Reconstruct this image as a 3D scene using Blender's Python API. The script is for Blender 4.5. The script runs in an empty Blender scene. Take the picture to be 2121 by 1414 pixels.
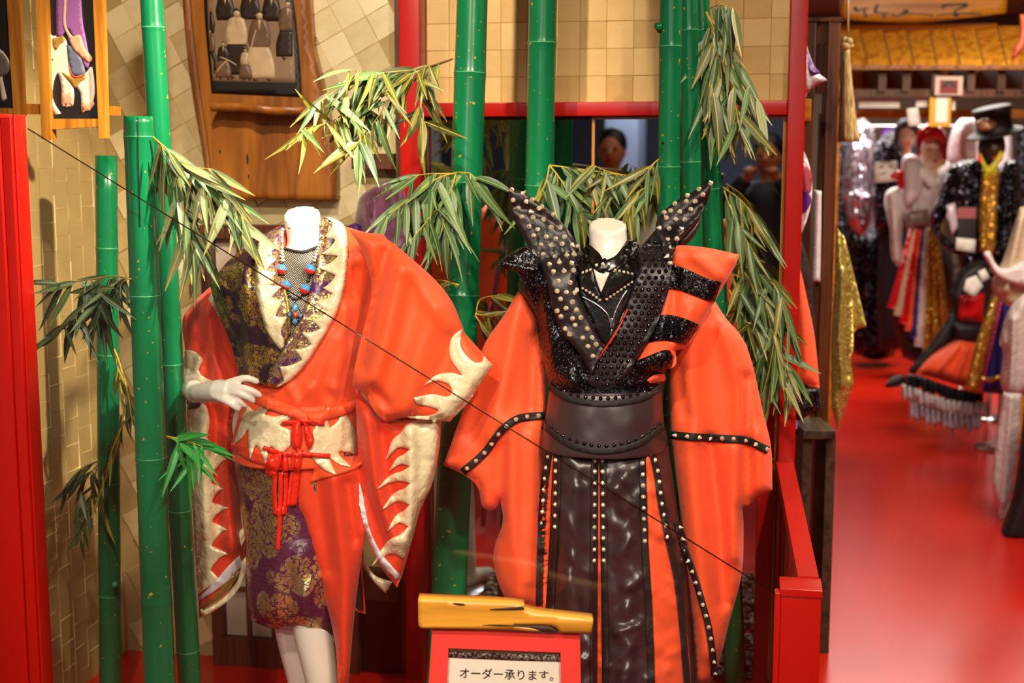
import bpy, bmesh, math, random
import numpy as np
from mathutils import Vector, Matrix, Quaternion
from mathutils.bvhtree import BVHTree
from mathutils.geometry import delaunay_2d_cdt

random.seed(11)
SC = bpy.context.scene
COL = SC.collection
R = math.radians

# ------------------------------------------------------------------ camera
F, CX, CY = 2757.0, 1060.5, 707.0
PITCH = R(7.85)
CAM = Vector((0, 0, 1.6))
cam_data = bpy.data.cameras.new('camera')
cam_data.sensor_width = 36
cam_data.lens = F / 2121 * 36
cam_data.clip_start = 0.01
cam_data.dof.use_dof = True
cam_data.dof.focus_distance = 3.1
cam_data.dof.aperture_fstop = 3.0
cam = bpy.data.objects.new('camera', cam_data)
COL.objects.link(cam)
cam.location = CAM
cam.rotation_euler = (R(90) - PITCH, 0, 0)
SC.camera = cam

# ------------------------------------------------------------------ light and exposure
SC.view_settings.view_transform = 'Standard'
SC.view_settings.look = 'None'
SC.view_settings.exposure = 0.25
SC.view_settings.gamma = 1
SC.view_settings.use_curve_mapping = False
world = bpy.data.worlds.new('world')
SC.world = world
world.use_nodes = True
world.node_tree.nodes['Background'].inputs[0].default_value = (1.0, 0.86, 0.72, 1)
world.node_tree.nodes['Background'].inputs[1].default_value = 0.12


def spot(name, loc, target, watts, angle, blend=0.6, radius=0.05, color=(1, .84, .64)):
    d = bpy.data.lights.new(name, 'SPOT')
    d.energy = watts
    d.spot_size = R(angle)
    d.spot_blend = blend
    d.shadow_soft_size = radius
    d.color = color
    o = bpy.data.objects.new(name, d)
    COL.objects.link(o)
    o.location = loc
    o.rotation_euler = (Vector(target) - Vector(loc)).to_track_quat('-Z', 'Y').to_euler()
    return o


def area(name, loc, sx, sy, watts, color=(1, .86, .7), target=None):
    d = bpy.data.lights.new(name, 'AREA')
    d.shape = 'RECTANGLE'
    d.size, d.size_y = sx, sy
    d.energy = watts
    d.color = color
    o = bpy.data.objects.new(name, d)
    COL.objects.link(o)
    o.location = loc
    if target is not None:
        o.rotation_euler = (Vector(target) - Vector(loc)).to_track_quat('-Z', 'Y').to_euler()
    return o


SPOTS = [
    ((-0.55, 1.05, 2.86), (-0.50, 3.2, 0.85), 140, 56, .04),
    ((0.75, 1.0, 2.86), (0.28, 3.2, 0.8), 150, 56, .04),
    ((-0.60, 2.3, 2.86), (-0.55, 4.1, 1.75), 125, 62, .03),
    ((0.35, 2.45, 2.45), (-1.22, 3.52, 1.32), 330, 38, .03),
    ((-0.95, 0.35, 2.35), (-0.48, 3.2, 0.6), 105, 34, .05),  # added frontal spot below ceiling height, brightens the lower left costume
    ((0.85, 0.35, 2.35), (0.25, 3.2, 0.6), 110, 36, .05),  # its added partner, brightens the lower right costume
    ((0.35, 2.2, 2.86), (0.35, 4.0, 1.95), 50, 60, .03),
]
for i, (l, t, w, a, r) in enumerate(SPOTS):
    spot('spotlight', l, t, w, a, radius=r)
area('added_fill_light', (0.2, 0.2, 2.86), 1.6, 1.6, 18)  # area lights here are added fill, not fixtures known in the shop
area('added_fill_light', (2.2, 3.8, 2.86), 1.0, 1.4, 70, (1, .84, .62))
area('added_fill_light', (2.6, 5.6, 2.86), 1.2, 1.2, 22, (1, .84, .66))
area('added_fill_light', (2.9, 9.3, 2.8), 2.2, .6, 90, (1, .9, .8))  # added fill behind the stall roof, lifts the far figures
area('added_fill_light', (2.9, 10.4, 2.8), 2.4, .8, 60, (1, .9, .8))
area('added_fill_light', (-1.2, -2.6, 2.86), 1.0, 1.0, 70, (.8, .88, 1))  # added cool fill for what the mirror reflects
spot('added_sign_light', (2.3, 5.9, 2.84), (2.45, 7.45, 2.45), 34, 70, radius=.04)  # added spot to brighten the shop sign and roof
for l, t, w in (((2.0, 4.6, 2.86), (2.6, 8.2, 0.6), 110), ((3.0, 5.0, 2.8), (3.0, 8.6, 0.9), 100)):
    spot('spotlight', l, t, w, 46, radius=.04)


# ------------------------------------------------------------------ projection helpers
def ray(px, py):
    u, v = (px - CX) / F, -(py - CY) / F
    c, s = math.cos(PITCH), math.sin(PITCH)
    return Vector((u, c + v * s, -s + v * c))


def P(px, py, Y, k=0.0):
    """point seen at that pixel on the upright plane y = Y - k x"""
    d = ray(px, py)
    return CAM + d * (Y / (d.y + k * d.x))


TH = R(10)                      # the display stands turned by ten degrees
KW = math.tan(TH)
EX = Vector((math.cos(TH), -math.sin(TH), 0))
EY = Vector((math.sin(TH), math.cos(TH), 0))
EZ = Vector((0, 0, 1))
ORG = Vector((0, 3.94, 0))


def L(a, d, z):
    return ORG + EX * a + EY * d + EZ * z


def az(px, py, d=0.0):
    r = ray(px, py)
    n = EY
    t = ((ORG + EY * d) - CAM).dot(n) / r.dot(n)
    p = CAM + r * t
    return (p - ORG).dot(EX), p.z


# ------------------------------------------------------------------ objects
def root_of(o):
    while o.parent:
        o = o.parent
    return o


def tag(o, label, cat, group=None, kind=None):
    if label:
        o['label'] = label
    if cat:
        o['category'] = cat
    if group:
        o['group'] = group
    if kind:
        o['kind'] = kind
    return o


def thing(name, label, cat, loc, group=None):
    o = bpy.data.objects.new(name, None)
    o.empty_display_size = .05
    COL.objects.link(o)
    o.location = loc
    return tag(o, label, cat, group)


def make_mesh(name, V, Fc, mat, smooth=True):
    me = bpy.data.meshes.new(name)
    me.from_pydata([tuple(v) for v in V], [], [tuple(f) for f in Fc])
    if mat is not None:
        for m in (mat if isinstance(mat, (list, tuple)) else [mat]):
            me.materials.append(m)
    if smooth:
        me.polygons.foreach_set('use_smooth', [True] * len(me.polygons))
    me.update()
    return me


def obj(name, VF, mat, parent=None, smooth=True, label=None, cat=None, group=None, kind=None, recalc=True):
    V, Fc = VF
    V = [Vector(v) for v in V]
    if parent is None:
        lo = Vector((sum(v.x for v in V) / len(V), sum(v.y for v in V) / len(V), min(v.z for v in V)))
    else:
        lo = root_of(parent).location.copy()
    me = make_mesh(name, [v - lo for v in V], Fc, mat, smooth)
    if recalc:
        bm = bmesh.new()
        bm.from_mesh(me)
        bmesh.ops.recalc_face_normals(bm, faces=bm.faces)
        bm.to_mesh(me)
        bm.free()
        if smooth:
            me.polygons.foreach_set('use_smooth', [True] * len(me.polygons))
    o = bpy.data.objects.new(name, me)
    COL.objects.link(o)
    if parent is None:
        o.location = lo
    else:
        o.parent = parent
    return tag(o, label, cat, group, kind)


def inst(name, me, parent, loc, quat=None, scale=1.0, label=None):
    """one more object on shared mesh data, placed in world space"""
    o = bpy.data.objects.new(name, me)
    COL.objects.link(o)
    if parent is not None:
        o.parent = parent
        o.location = Vector(loc) - root_of(parent).location
    else:
        o.location = loc
    if quat is not None:
        o.rotation_mode = 'QUATERNION'
        o.rotation_quaternion = quat
    o.scale = (scale,) * 3 if not isinstance(scale, (tuple, list)) else scale
    if label:
        o['label'] = label
    return o


def add(*vfs):
    V, Fc = [], []
    for v, f in vfs:
        n = len(V)
        V += list(v)
        Fc += [tuple(i + n for i in q) for q in f]
    return V, Fc


# ------------------------------------------------------------------ shapes
def hexa(c):
    return list(c), [(0, 3, 2, 1), (4, 5, 6, 7), (0, 1, 5, 4), (1, 2, 6, 5), (2, 3, 7, 6), (3, 0, 4, 7)]


def lbox(a0, a1, d0, d1, z0, z1, bev=0.0):
    """box in the display's own frame"""
    if bev:
        return bevbox(a0, a1, d0, d1, z0, z1, bev, L)
    return hexa([L(a0, d0, z0), L(a1, d0, z0), L(a1, d1, z0), L(a0, d1, z0), L(a0, d0, z1), L(a1, d0, z1), L(a1, d1, z1), L(a0, d1, z1)])


def wbox(x0, x1, y0, y1, z0, z1, bev=0.0):
    if bev:
        return bevbox(x0, x1, y0, y1, z0, z1, bev, lambda a, b, c: Vector((a, b, c)))
    return hexa([Vector(q) for q in ((x0, y0, z0), (x1, y0, z0), (x1, y1, z0), (x0, y1, z0), (x0, y0, z1), (x1, y0, z1), (x1, y1, z1), (x0, y1, z1))])


def bevbox(a0, a1, d0, d1, z0, z1, b, fn):
    bm = bmesh.new()
    bmesh.ops.create_cube(bm, size=1)
    for v in bm.verts:
        v.co = Vector(((a0 + a1) / 2 + v.co.x * (a1 - a0), (d0 + d1) / 2 + v.co.y * (d1 - d0), (z0 + z1) / 2 + v.co.z * (z1 - z0)))
    bmesh.ops.bevel(bm, geom=list(bm.edges), offset=b, segments=2, profile=.7, affect='EDGES')
    bm.verts.index_update()
    VF = ([fn(*v.co) for v in bm.verts], [tuple(v.index for v in f.verts) for f in bm.faces])
    bm.free()
    return VF


def pbox(x0, y0, x1, y1, Y, depth, k=0.0, bev=0.0):
    """upright box whose front fills that pixel rectangle at distance Y"""
    a, b = P(x0, y1, Y, k), P(x1, y0, Y, k)
    if k == 0:
        return wbox(a.x, b.x, Y, Y + depth, a.z, b.z, bev)
    e = Vector((b.x - a.x, b.y - a.y, 0))
    n = Vector((-e.y, e.x, 0)).normalized() * depth
    q = [a, a + e, a + e + n, a + n]
    return hexa(q + [Vector((v.x, v.y, b.z)) for v in q])


def cat(p0, p1, p2, p3, t):
    return 0.5 * ((2 * p1) + (-p0 + p2) * t + (2 * p0 - 5 * p1 + 4 * p2 - p3) * t * t + (-p0 + 3 * p1 - 3 * p2 + p3) * t ** 3)


def spline(pts, n=6):
    """smooth open curve through vectors"""
    pts = [Vector(p) for p in pts]
    out = []
    for i in range(len(pts) - 1):
        p0 = pts[i - 1] if i else pts[0] * 2 - pts[1]
        p3 = pts[i + 2] if i + 2 < len(pts) else pts[-1] * 2 - pts[-2]
        for j in range(n):
            out.append(cat(p0, pts[i], pts[i + 1], p3, j / n))
    out.append(pts[-1])
    return out


def tube(pts, r, n=8, cap=True):
    pts = [Vector(p) for p in pts]
    rs = r if isinstance(r, (list, tuple)) else [r] * len(pts)
    V, Fc = [], []
    prev = None
    for i, p in enumerate(pts):
        t = (pts[min(i + 1, len(pts) - 1)] - pts[max(i - 1, 0)]).normalized()
        if prev is None:
            prev = t.orthogonal().normalized()
        prev = (prev - t * prev.dot(t)).normalized()
        b = t.cross(prev)
        for j in range(n):
            a = 2 * math.pi * j / n
            V.append(p + (prev * math.cos(a) + b * math.sin(a)) * rs[i])
    for i in range(len(pts) - 1):
        for j in range(n):
            Fc.append((i * n + j, i * n + (j + 1) % n, (i + 1) * n + (j + 1) % n, (i + 1) * n + j))
    if cap:
        Fc.append(tuple(reversed(range(n))))
        Fc.append(tuple(range((len(pts) - 1) * n, len(pts) * n)))
    return V, Fc


def lathe(prof, c, n=16, axis=None):
    """profile [(radius, height)] about an axis through c"""
    q = Vector((0, 0, 1)).rotation_difference(Vector(axis)) if axis is not None else Quaternion()
    V, Fc = [], []
    for r, h in prof:
        for j in range(n):
            a = 2 * math.pi * j / n
            V.append(Vector(c) + q @ Vector((r * math.cos(a), r * math.sin(a), h)))
    for i in range(len(prof) - 1):
        for j in range(n):
            Fc.append((i * n + j, i * n + (j + 1) % n, (i + 1) * n + (j + 1) % n, (i + 1) * n + j))
    Fc.append(tuple(reversed(range(n))))
    Fc.append(tuple(range((len(prof) - 1) * n, len(prof) * n)))
    return V, Fc


def ball(c, r, n=10, m=6, sc=(1, 1, 1)):
    V, Fc = [], []
    for i in range(m + 1):
        t = math.pi * i / m
        for j in range(n):
            a = 2 * math.pi * j / n
            V.append(Vector(c) + Vector((math.sin(t) * math.cos(a) * r * sc[0], math.sin(t) * math.sin(a) * r * sc[1], math.cos(t) * r * sc[2])))
    for i in range(m):
        for j in range(n):
            Fc.append((i * n + j, (i + 1) * n + j, (i + 1) * n + (j + 1) % n, i * n + (j + 1) % n))
    return V, Fc


def loft(rows, n=28, sub=4, cap=True, wav=None):
    """rows (py, xleft, xright, Y, half depth): rings of a body seen between those pixels"""
    ks = []
    for py, xl, xr, Y, ry, *sl in rows:
        c = P((xl + xr) / 2, py, Y)
        hw = (P(xr, py, Y).x - P(xl, py, Y).x) / 2
        ks.append((c, hw, ry, sl[0] if sl else 0))
    C = spline([k[0] for k in ks], sub)
    W = spline([Vector((k[1], k[2], k[3])) for k in ks], sub)
    V, Fc = [], []
    for i, (c, w) in enumerate(zip(C, W)):
        for j in range(n):
            a = 2 * math.pi * j / n
            m = 1 + (wav(a, i / (len(C) - 1)) if wav else 0)
            V.append(c + Vector((math.cos(a) * w.x * m, math.sin(a) * w.y * m, math.sin(a) * w.y * w.z)))
    for i in range(len(C) - 1):
        for j in range(n):
            Fc.append((i * n + j, i * n + (j + 1) % n, (i + 1) * n + (j + 1) % n, (i + 1) * n + j))
    if cap:
        Fc.append(tuple(reversed(range(n))))
        Fc.append(tuple(range((len(C) - 1) * n, len(C) * n)))
    return V, Fc


def outline(poly, step):
    """closed smooth outline; points given as (x, y, 1) stay sharp corners"""
    n = len(poly)
    pts = [np.array(p[:2], float) for p in poly]
    cor = [len(p) > 2 for p in poly]
    out = []
    for i in range(n):
        p1, p2 = pts[i], pts[(i + 1) % n]
        p0 = p1 * 2 - p2 if cor[i] else pts[i - 1]
        p3 = p2 * 2 - p1 if cor[(i + 1) % n] else pts[(i + 2) % n]
        m = max(1, int(round(np.linalg.norm(p2 - p1) / step)))
        for j in range(m):
            out.append(cat(p0, p1, p2, p3, j / m))
    return np.array(out)


def inside(pts, poly):
    x, y = pts[:, 0], pts[:, 1]
    r = np.zeros(len(pts), bool)
    n = len(poly)
    for i in range(n):
        x0, y0 = poly[i]
        x1, y1 = poly[(i + 1) % n]
        if y0 == y1:
            continue
        c = ((y0 > y) != (y1 > y)) & (x < (x1 - x0) * (y - y0) / (y1 - y0) + x0)
        r ^= c
    return r


def dist(pts, line, closed=True):
    d = np.full(len(pts), 1e9)
    n = len(line)
    for i in range(n if closed else n - 1):
        a, b = line[i], line[(i + 1) % n]
        ab = b - a
        l2 = ab @ ab
        if l2 == 0:
            continue
        t = np.clip(((pts - a) @ ab) / l2, 0, 1)
        d = np.minimum(d, np.hypot(*(pts - a - t[:, None] * ab).T))
    return d


def fill(poly, step):
    """points, triangles and number of rim points of a filled outline"""
    rim = outline(poly, step)
    x0, y0 = rim.min(0)
    x1, y1 = rim.max(0)
    h = step * .87
    g = [(x + (step / 2 if k % 2 else 0), y) for k, y in enumerate(np.arange(y0, y1, h)) for x in np.arange(x0, x1, step)]
    g = np.array(g) if g else np.zeros((0, 2))
    if len(g):
        g = g[inside(g, rim)]
    if len(g):
        g = g[dist(g, rim) > step * .55]
    allp = np.vstack([rim, g]) if len(g) else rim
    n = len(rim)
    r = delaunay_2d_cdt([Vector(p) for p in allp], [(i, (i + 1) % n) for i in range(n)], [list(range(n))], 1, 1e-4)
    pts = np.array([tuple(v) for v in r[0]])
    tris = [tuple(f) for f in r[2]]
    cnt = {}
    for f in tris:
        for i in range(len(f)):
            e = (f[i], f[(i + 1) % len(f)])
            k = tuple(sorted(e))
            cnt.setdefault(k, []).append(e)
    border = [v[0] for v in cnt.values() if len(v) == 1]
    return pts, tris, border, rim


def foldfield(pts, folds):
    z = np.zeros(len(pts))
    for line, amp, w in folds:
        ln = np.array(line, float)
        d = dist(pts, ln, closed=False)
        z += 1.6 * amp * np.exp(-(d / w) ** 2)
    return z


def inflate(poly, Y, T, Rp, step=9, folds=(), k=0.0, back=1.0, tilt=0.0, curve=None, ripple=0.0):
    """cloth body with that outline: front and back bulge by T away from distance Y, rounded over Rp pixels at the rim"""
    pts, tris, border, rim = fill(poly, step)
    d = dist(pts, rim)
    s = np.sqrt(np.clip(1 - (1 - np.clip(d / Rp, 0, 1)) ** 2, 0, 1))
    fo = foldfield(pts, folds) * np.clip(d / 6, 0, 1) if folds else np.zeros(len(pts))
    if ripple:
        fo = fo + ripple * np.clip(d / 25, 0, 1) * (np.sin(pts[:, 0] / 13 + np.sin(pts[:, 1] / 90) * 1.5) * .6 + np.sin(pts[:, 0] / 29 + pts[:, 1] / 160) * .7)
    yc = pts[:, 1].mean()
    V = []
    n = len(pts)
    for sgn in (-1, 1):
        for i, (x, y) in enumerate(pts):
            Yi = Y + tilt * (y - yc) / 100 + (curve(x, y) if curve else 0)
            off = (-s[i] * T - fo[i]) if sgn < 0 else (s[i] * T * back - fo[i] * .6)
            V.append(P(x, y, Yi + off, k))
    Fc = list(tris) + [tuple(n + i for i in reversed(f)) for f in tris]
    Fc += [(b, a, a + n, b + n) for a, b in border]
    return V, Fc


class Body:
    """surfaces already worn, for laying the next layer on top of them"""
    def __init__(self):
        self.t = []

    def put(self, VF):
        self.t.append(BVHTree.FromPolygons([Vector(v) for v in VF[0]], [tuple(f) for f in VF[1]]))
        return VF

    def hit(self, px, py):
        d = ray(px, py).normalized()
        best = None
        for t in self.t:
            h = t.ray_cast(CAM, d)
            if h[0] is not None and (best is None or h[3] < best[2]):
                best = (h[0], h[1], h[3])
        if best and best[1].dot(d) > 0:
            best = (best[0], -best[1], best[2])
        return best, d


def drape(body, poly, off=.003, step=8, thick=.002, puff=0.0, Rp=10, folds=(), keep=True):
    """a layer of that outline lying on the body"""
    pts, tris, border, rim = fill(poly, step)
    d = dist(pts, rim)
    fo = foldfield(pts, folds) if folds else np.zeros(len(pts))
    hs = [body.hit(x, y) for x, y in pts]
    known = [(i, h[0][2]) for i, h in enumerate(hs) if h[0]]
    kp = pts[[i for i, _ in known]] if known else None
    V0, V1 = [], []
    for i, (h, r) in enumerate(hs):
        if h:
            t = h[2]
        else:
            j = int(np.argmin(((kp - pts[i]) ** 2).sum(1)))
            t = known[j][1]
        s = math.sqrt(max(0, 1 - (1 - min(d[i] / Rp, 1)) ** 2))
        V0.append(CAM + r * (t - off - thick - puff * s - fo[i]))
        V1.append(CAM + r * (t - off * .5 - fo[i] * .5))
    n = len(pts)
    VF = (V0 + V1, list(tris) + [tuple(n + i for i in reversed(f)) for f in tris] + [(b, a, a + n, b + n) for a, b in border])
    if keep:
        body.put(VF)
    return VF


def band(body, line, w, off=.003, step=8, thick=.002, keep=True, puff=0.0):
    """strip of width w pixels along a pixel line"""
    q = [Vector((p[0], p[1], 0)) for p in line]
    q = spline(q, 4)
    l, r = [], []
    for i, p in enumerate(q):
        t = (q[min(i + 1, len(q) - 1)] - q[max(i - 1, 0)]).normalized()
        nn = Vector((-t.y, t.x, 0)) * w / 2
        l.append((p.x + nn.x, p.y + nn.y, 1))
        r.append((p.x - nn.x, p.y - nn.y, 1))
    return drape(body, l + r[::-1], off, step, thick, keep=keep, puff=puff)


def along(line, gap):
    """points every gap pixels along a line"""
    q = spline([Vector((p[0], p[1], 0)) for p in line], 8)
    out, acc = [], gap / 2
    for a, b in zip(q, q[1:]):
        l = (b - a).length
        while acc <= l:
            p = a.lerp(b, acc / l)
            out.append((p.x, p.y))
            acc += gap
        acc -= l
    return out


def pin(body, name, me, parent, px, py, scale, sink=0.0, jitter=0.0):
    """fix a stud or bead square to the surface"""
    h, d = body.hit(px, py)
    if not h:
        return None
    n = h[1].normalized()
    n = (n * .6 - d * .4).normalized()
    if jitter:
        n = (n + Vector((random.uniform(-1, 1), random.uniform(-1, 1), random.uniform(-1, 1))) * jitter).normalized()
    return inst(name, me, parent, h[0] - n * sink, Vector((0, 0, 1)).rotation_difference(n), scale)


def flames(line, ns, amp, lean=.75):
    out = []
    for (a, b), n in zip(zip(line, line[1:]), ns):
        out = out[:-1] + flame(a, b, n, amp, lean)
    return out


def flame(a, b, n, amp, lean=.75):
    """edge points from a to b with n curling tongues beside the way"""
    a, b = np.array(a, float), np.array(b, float)
    e = (b - a) / n
    nn = np.array((e[1], -e[0])) / np.linalg.norm(e)
    out = []
    for i in range(n):
        p = a + e * i
        if out and i == 0:
            out.pop()
        am = amp * (1 + .25 * math.sin(i * 2.3 + a[0]))
        out.append((*p, 1))
        out.append(tuple(p + e * .12 + nn * am * .45))
        out.append((*(p + e * lean * -.35 + nn * am), 1))
        out.append(tuple(p + e * .45 + nn * am * .62))
        out.append(tuple(p + e * .74 + nn * am * .22))
    out.append((*b, 1))
    return out


# ------------------------------------------------------------------ materials
def lin(h):
    h = h.lstrip('#')
    c = [int(h[i:i + 2], 16) / 255 for i in (0, 2, 4)]
    return tuple(x / 12.92 if x <= .04045 else ((x + .055) / 1.055) ** 2.4 for x in c) + (1,)


class M:
    def __init__(self, name, color='#888888', rough=.5, metal=0.0, spec=.5, **kw):
        self.m = bpy.data.materials.new(name)
        self.m.use_nodes = True
        self.nt = self.m.node_tree
        self.b = self.nt.nodes['Principled BSDF']
        self.set(color, rough, metal, spec, **kw)

    def set(self, color, rough, metal, spec, **kw):
        i = self.b.inputs
        i['Base Color'].default_value = lin(color) if isinstance(color, str) else color
        i['Roughness'].default_value = rough
        i['Metallic'].default_value = metal
        i['Specular IOR Level'].default_value = spec
        for k, v in kw.items():
            i[k.replace('_', ' ')].default_value = v

    def n(self, t, **kw):
        x = self.nt.nodes.new(t)
        for k, v in kw.items():
            if k in x.inputs:
                x.inputs[k].default_value = v
            else:
                setattr(x, k, v)
        return x

    def ln(self, a, b):
        self.nt.links.new(a, b)

    def co(self, scale=(1, 1, 1), rot=(0, 0, 0), kind='Object'):
        t = self.n('ShaderNodeTexCoord')
        m = self.n('ShaderNodeMapping')
        m.inputs['Scale'].default_value = scale
        m.inputs['Rotation'].default_value = rot
        self.ln(t.outputs[kind], m.inputs['Vector'])
        return m.outputs['Vector']

    def ramp(self, src, stops, interp='LINEAR'):
        r = self.n('ShaderNodeValToRGB')
        r.color_ramp.interpolation = interp
        e = r.color_ramp.elements
        while len(e) < len(stops):
            e.new(.5)
        for k, (p, c) in zip(e, stops):
            k.position = p
            k.color = lin(c) if isinstance(c, str) else (c, c, c, 1)
        self.ln(src, r.inputs[0])
        return r.outputs[0]

    def noise(self, scale=5, detail=3, co=None, **kw):
        x = self.n('ShaderNodeTexNoise', Scale=scale, Detail=detail)
        self.ln(co or self.co(), x.inputs['Vector'])
        return x.outputs[0]

    def bump(self, src, strength=.3, distance=.002):
        x = self.n('ShaderNodeBump', Strength=strength, Distance=distance)
        self.ln(src, x.inputs['Height'])
        self.ln(x.outputs[0], self.b.inputs['Normal'])
        return self

    def base(self, src):
        self.ln(src, self.b.inputs['Base Color'])
        return self


def plain(name, color, rough=.5, metal=0.0, spec=.5, grain=0, gs=80, gd=.001, var=.12, vs=6, **kw):
    m = M(name, color, rough, metal, spec, **kw)
    c = lin(color)
    if var:
        d = tuple(max(0, x * (1 - var)) for x in c[:3])
        r = m.n('ShaderNodeMix', data_type='RGBA')
        r.inputs[6].default_value = (*d, 1)
        r.inputs[7].default_value = tuple(min(1, x * (1 + var * .6)) for x in c[:3]) + (1,)
        m.ln(m.noise(vs, 3), r.inputs[0])
        m.base(r.outputs[2])
    if grain:
        m.bump(m.noise(gs, 2), grain, gd)
    return m.m


def wood(name, dark, light, axis='x', scale=14, rough=.45, stretch=12):
    m = M(name, light, rough)
    s = {'x': (1, stretch, stretch), 'z': (stretch, stretch, 1), 'y': (stretch, 1, stretch)}[axis]
    co = m.co(s)
    f = m.noise(scale / 6, 5, co)
    m.base(m.ramp(f, [(.3, dark), (.5, light), (.62, dark), (.75, light)]))
    m.bump(f, .15, .002)
    return m.m


def satin(name, color, rough=.32, var=.2, sheen=0.0, bump=.4, scale=9, metal=0.0, detail=4):
    m = M(name, color, rough, metal, .55)
    m.b.inputs['Sheen Weight'].default_value = sheen
    c = lin(color)
    r = m.n('ShaderNodeMix', data_type='RGBA')
    r.inputs[6].default_value = tuple(x * (1 - var) for x in c[:3]) + (1,)
    r.inputs[7].default_value = c
    f = m.noise(scale, detail)
    m.ln(f, r.inputs[0])
    m.base(r.outputs[2])
    m.bump(f, bump, .02)
    return m.m


def brocade(name, ground='#4a1c4f', gold='#d6b23c', scale=46, cut=.5):
    m = M(name, ground, .4)
    co = m.co((1, 1.0, 1))
    v = m.n('ShaderNodeTexVoronoi', Scale=scale, feature='DISTANCE_TO_EDGE')
    w = m.noise(scale * .35, 4, co)
    vw = m.n('ShaderNodeMix', data_type='VECTOR')
    vw.inputs[0].default_value = .06
    m.ln(co, vw.inputs[4])
    nz = m.n('ShaderNodeTexNoise', Scale=scale * .8, Detail=2)
    m.ln(co, nz.inputs['Vector'])
    m.ln(nz.outputs['Color'], vw.inputs[5])
    m.ln(vw.outputs[1], v.inputs['Vector'])
    v2 = m.n('ShaderNodeTexVoronoi', Scale=scale * .28)
    m.ln(co, v2.inputs['Vector'])
    a = m.n('ShaderNodeMath', operation='MULTIPLY')
    m.ln(m.ramp(v.outputs[0], [(.05, 0.0), (.12, 1.0)]), a.inputs[0])
    m.ln(m.ramp(v2.outputs['Distance'], [(cut, 1.0), (cut + .12, 0.0)]), a.inputs[1])
    a2 = m.n('ShaderNodeMath', operation='MULTIPLY')
    m.ln(a.outputs[0], a2.inputs[0])
    m.ln(m.ramp(w, [(.36, 0.0), (.46, 1.0)]), a2.inputs[1])
    mix = m.n('ShaderNodeMix', data_type='RGBA')
    mix.inputs[6].default_value = lin(ground)
    mix.inputs[7].default_value = lin(gold)
    m.ln(a2.outputs[0], mix.inputs[0])
    m.base(mix.outputs[2])
    mm = m.n('ShaderNodeMath', operation='MULTIPLY')
    mm.inputs[1].default_value = .85
    m.ln(a2.outputs[0], mm.inputs[0])
    m.ln(mm.outputs[0], m.b.inputs['Metallic'])
    m.b.inputs['Roughness'].default_value = .33
    m.bump(m.noise(70, 3), .5, .006)
    return m.m


def sequin(name, color='#0c0a10', scale=260, k=.7, metal=.6, rough=.2, glint='#5a5e9a'):
    """small facets, each with a tilt of its own"""
    m = M(name, color, rough, metal)
    v = m.n('ShaderNodeTexVoronoi', Scale=scale)
    m.ln(m.co(), v.inputs['Vector'])
    s = m.n('ShaderNodeVectorMath', operation='SUBTRACT')
    m.ln(v.outputs['Color'], s.inputs[0])
    s.inputs[1].default_value = (.5, .5, .5)
    sc = m.n('ShaderNodeVectorMath', operation='SCALE')
    m.ln(s.outputs[0], sc.inputs[0])
    sc.inputs['Scale'].default_value = k
    g = m.n('ShaderNodeNewGeometry')
    ad = m.n('ShaderNodeVectorMath', operation='ADD')
    m.ln(g.outputs['Normal'], ad.inputs[0])
    m.ln(sc.outputs[0], ad.inputs[1])
    no = m.n('ShaderNodeVectorMath', operation='NORMALIZE')
    m.ln(ad.outputs[0], no.inputs[0])
    m.ln(no.outputs[0], m.b.inputs['Normal'])
    sep = m.n('ShaderNodeSeparateColor')
    m.ln(v.outputs['Color'], sep.inputs[0])
    m.base(m.ramp(sep.outputs[0], [(0, color), (.86, color), (.99, glint)]))
    return m.m


MT = {}
MT['red_lacquer'] = plain('red_lacquer', '#b8150b', .28, var=.15, vs=3)
MT['red_wood'] = wood('red_painted_wood', '#8e1009', '#b4180e', 'z', 10, .35)
MT['bamboo'] = None
MT['dark_wood'] = wood('dark_brown_wood', '#2c1408', '#5e3016', 'z', 12)
MT['brown_wood'] = wood('brown_wood', '#6d3d14', '#9c6122', 'z', 12)
MT['plaque_wood'] = wood('honey_plaque_wood', '#7a4513', '#a8671f', 'z', 9, .4, 8)
MT['slab_wood'] = wood('yellow_slab_wood', '#a06a1c', '#d89a35', 'x', 9, .35, 9)
MT['frame_wood'] = wood('golden_frame_wood', '#9a5c12', '#c98426', 'z', 12)
MT['white_gloss'] = plain('white_gloss', '#dfd8cc', .22, var=.03)
MT['orange'] = satin('orange_cloth', '#f25420', .62, .1, .1, .18, 14)
MT['orange_deep'] = satin('deep_orange_cloth', '#e03a12', .6, .14, .1, .2, 14)
MT['neon'] = satin('bright_orange_cloth', '#fb5a2a', .6, .08, .1, .18, 12)
MT['cream'] = satin('cream_lame', '#f0e2ba', .28, .1, 0, .5, 26, .12)
MT['gold_lame'] = satin('gold_lame', '#b89a4e', .3, .3, 0, .6, 30, .6)
MT['white_satin'] = satin('white_satin', '#ded6dc', .3, .1, 0, .3, 18)
MT['ribbon'] = satin('red_satin_ribbon', '#f0301c', .3, .2, 0, .3, 20)
MT['black_satin'] = satin('black_brown_satin', '#382a2d', .38, .35, .0, .9, 7, 0.0, 1.6)
MT['black_satin'].node_tree.nodes['Principled BSDF'].inputs['Specular IOR Level'].default_value = 1.0
MT['black_satin'].node_tree.nodes['Bump'].inputs['Distance'].default_value = .04
MT['black_matte'] = plain('black_matte_cloth', '#15100f', .7, var=.2)
MT['black_lapel'] = satin('black_lapel_satin', '#1e1519', .42, .3, 0, .35, 16)
MT['leather'] = plain('black_leather', '#120f0d', .26, var=.2, grain=.3, gs=60, gd=.003)
MT['sequin'] = sequin('black_sequins', '#0b090c', 330, .5, .3, .25, '#5c5c68')
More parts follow.
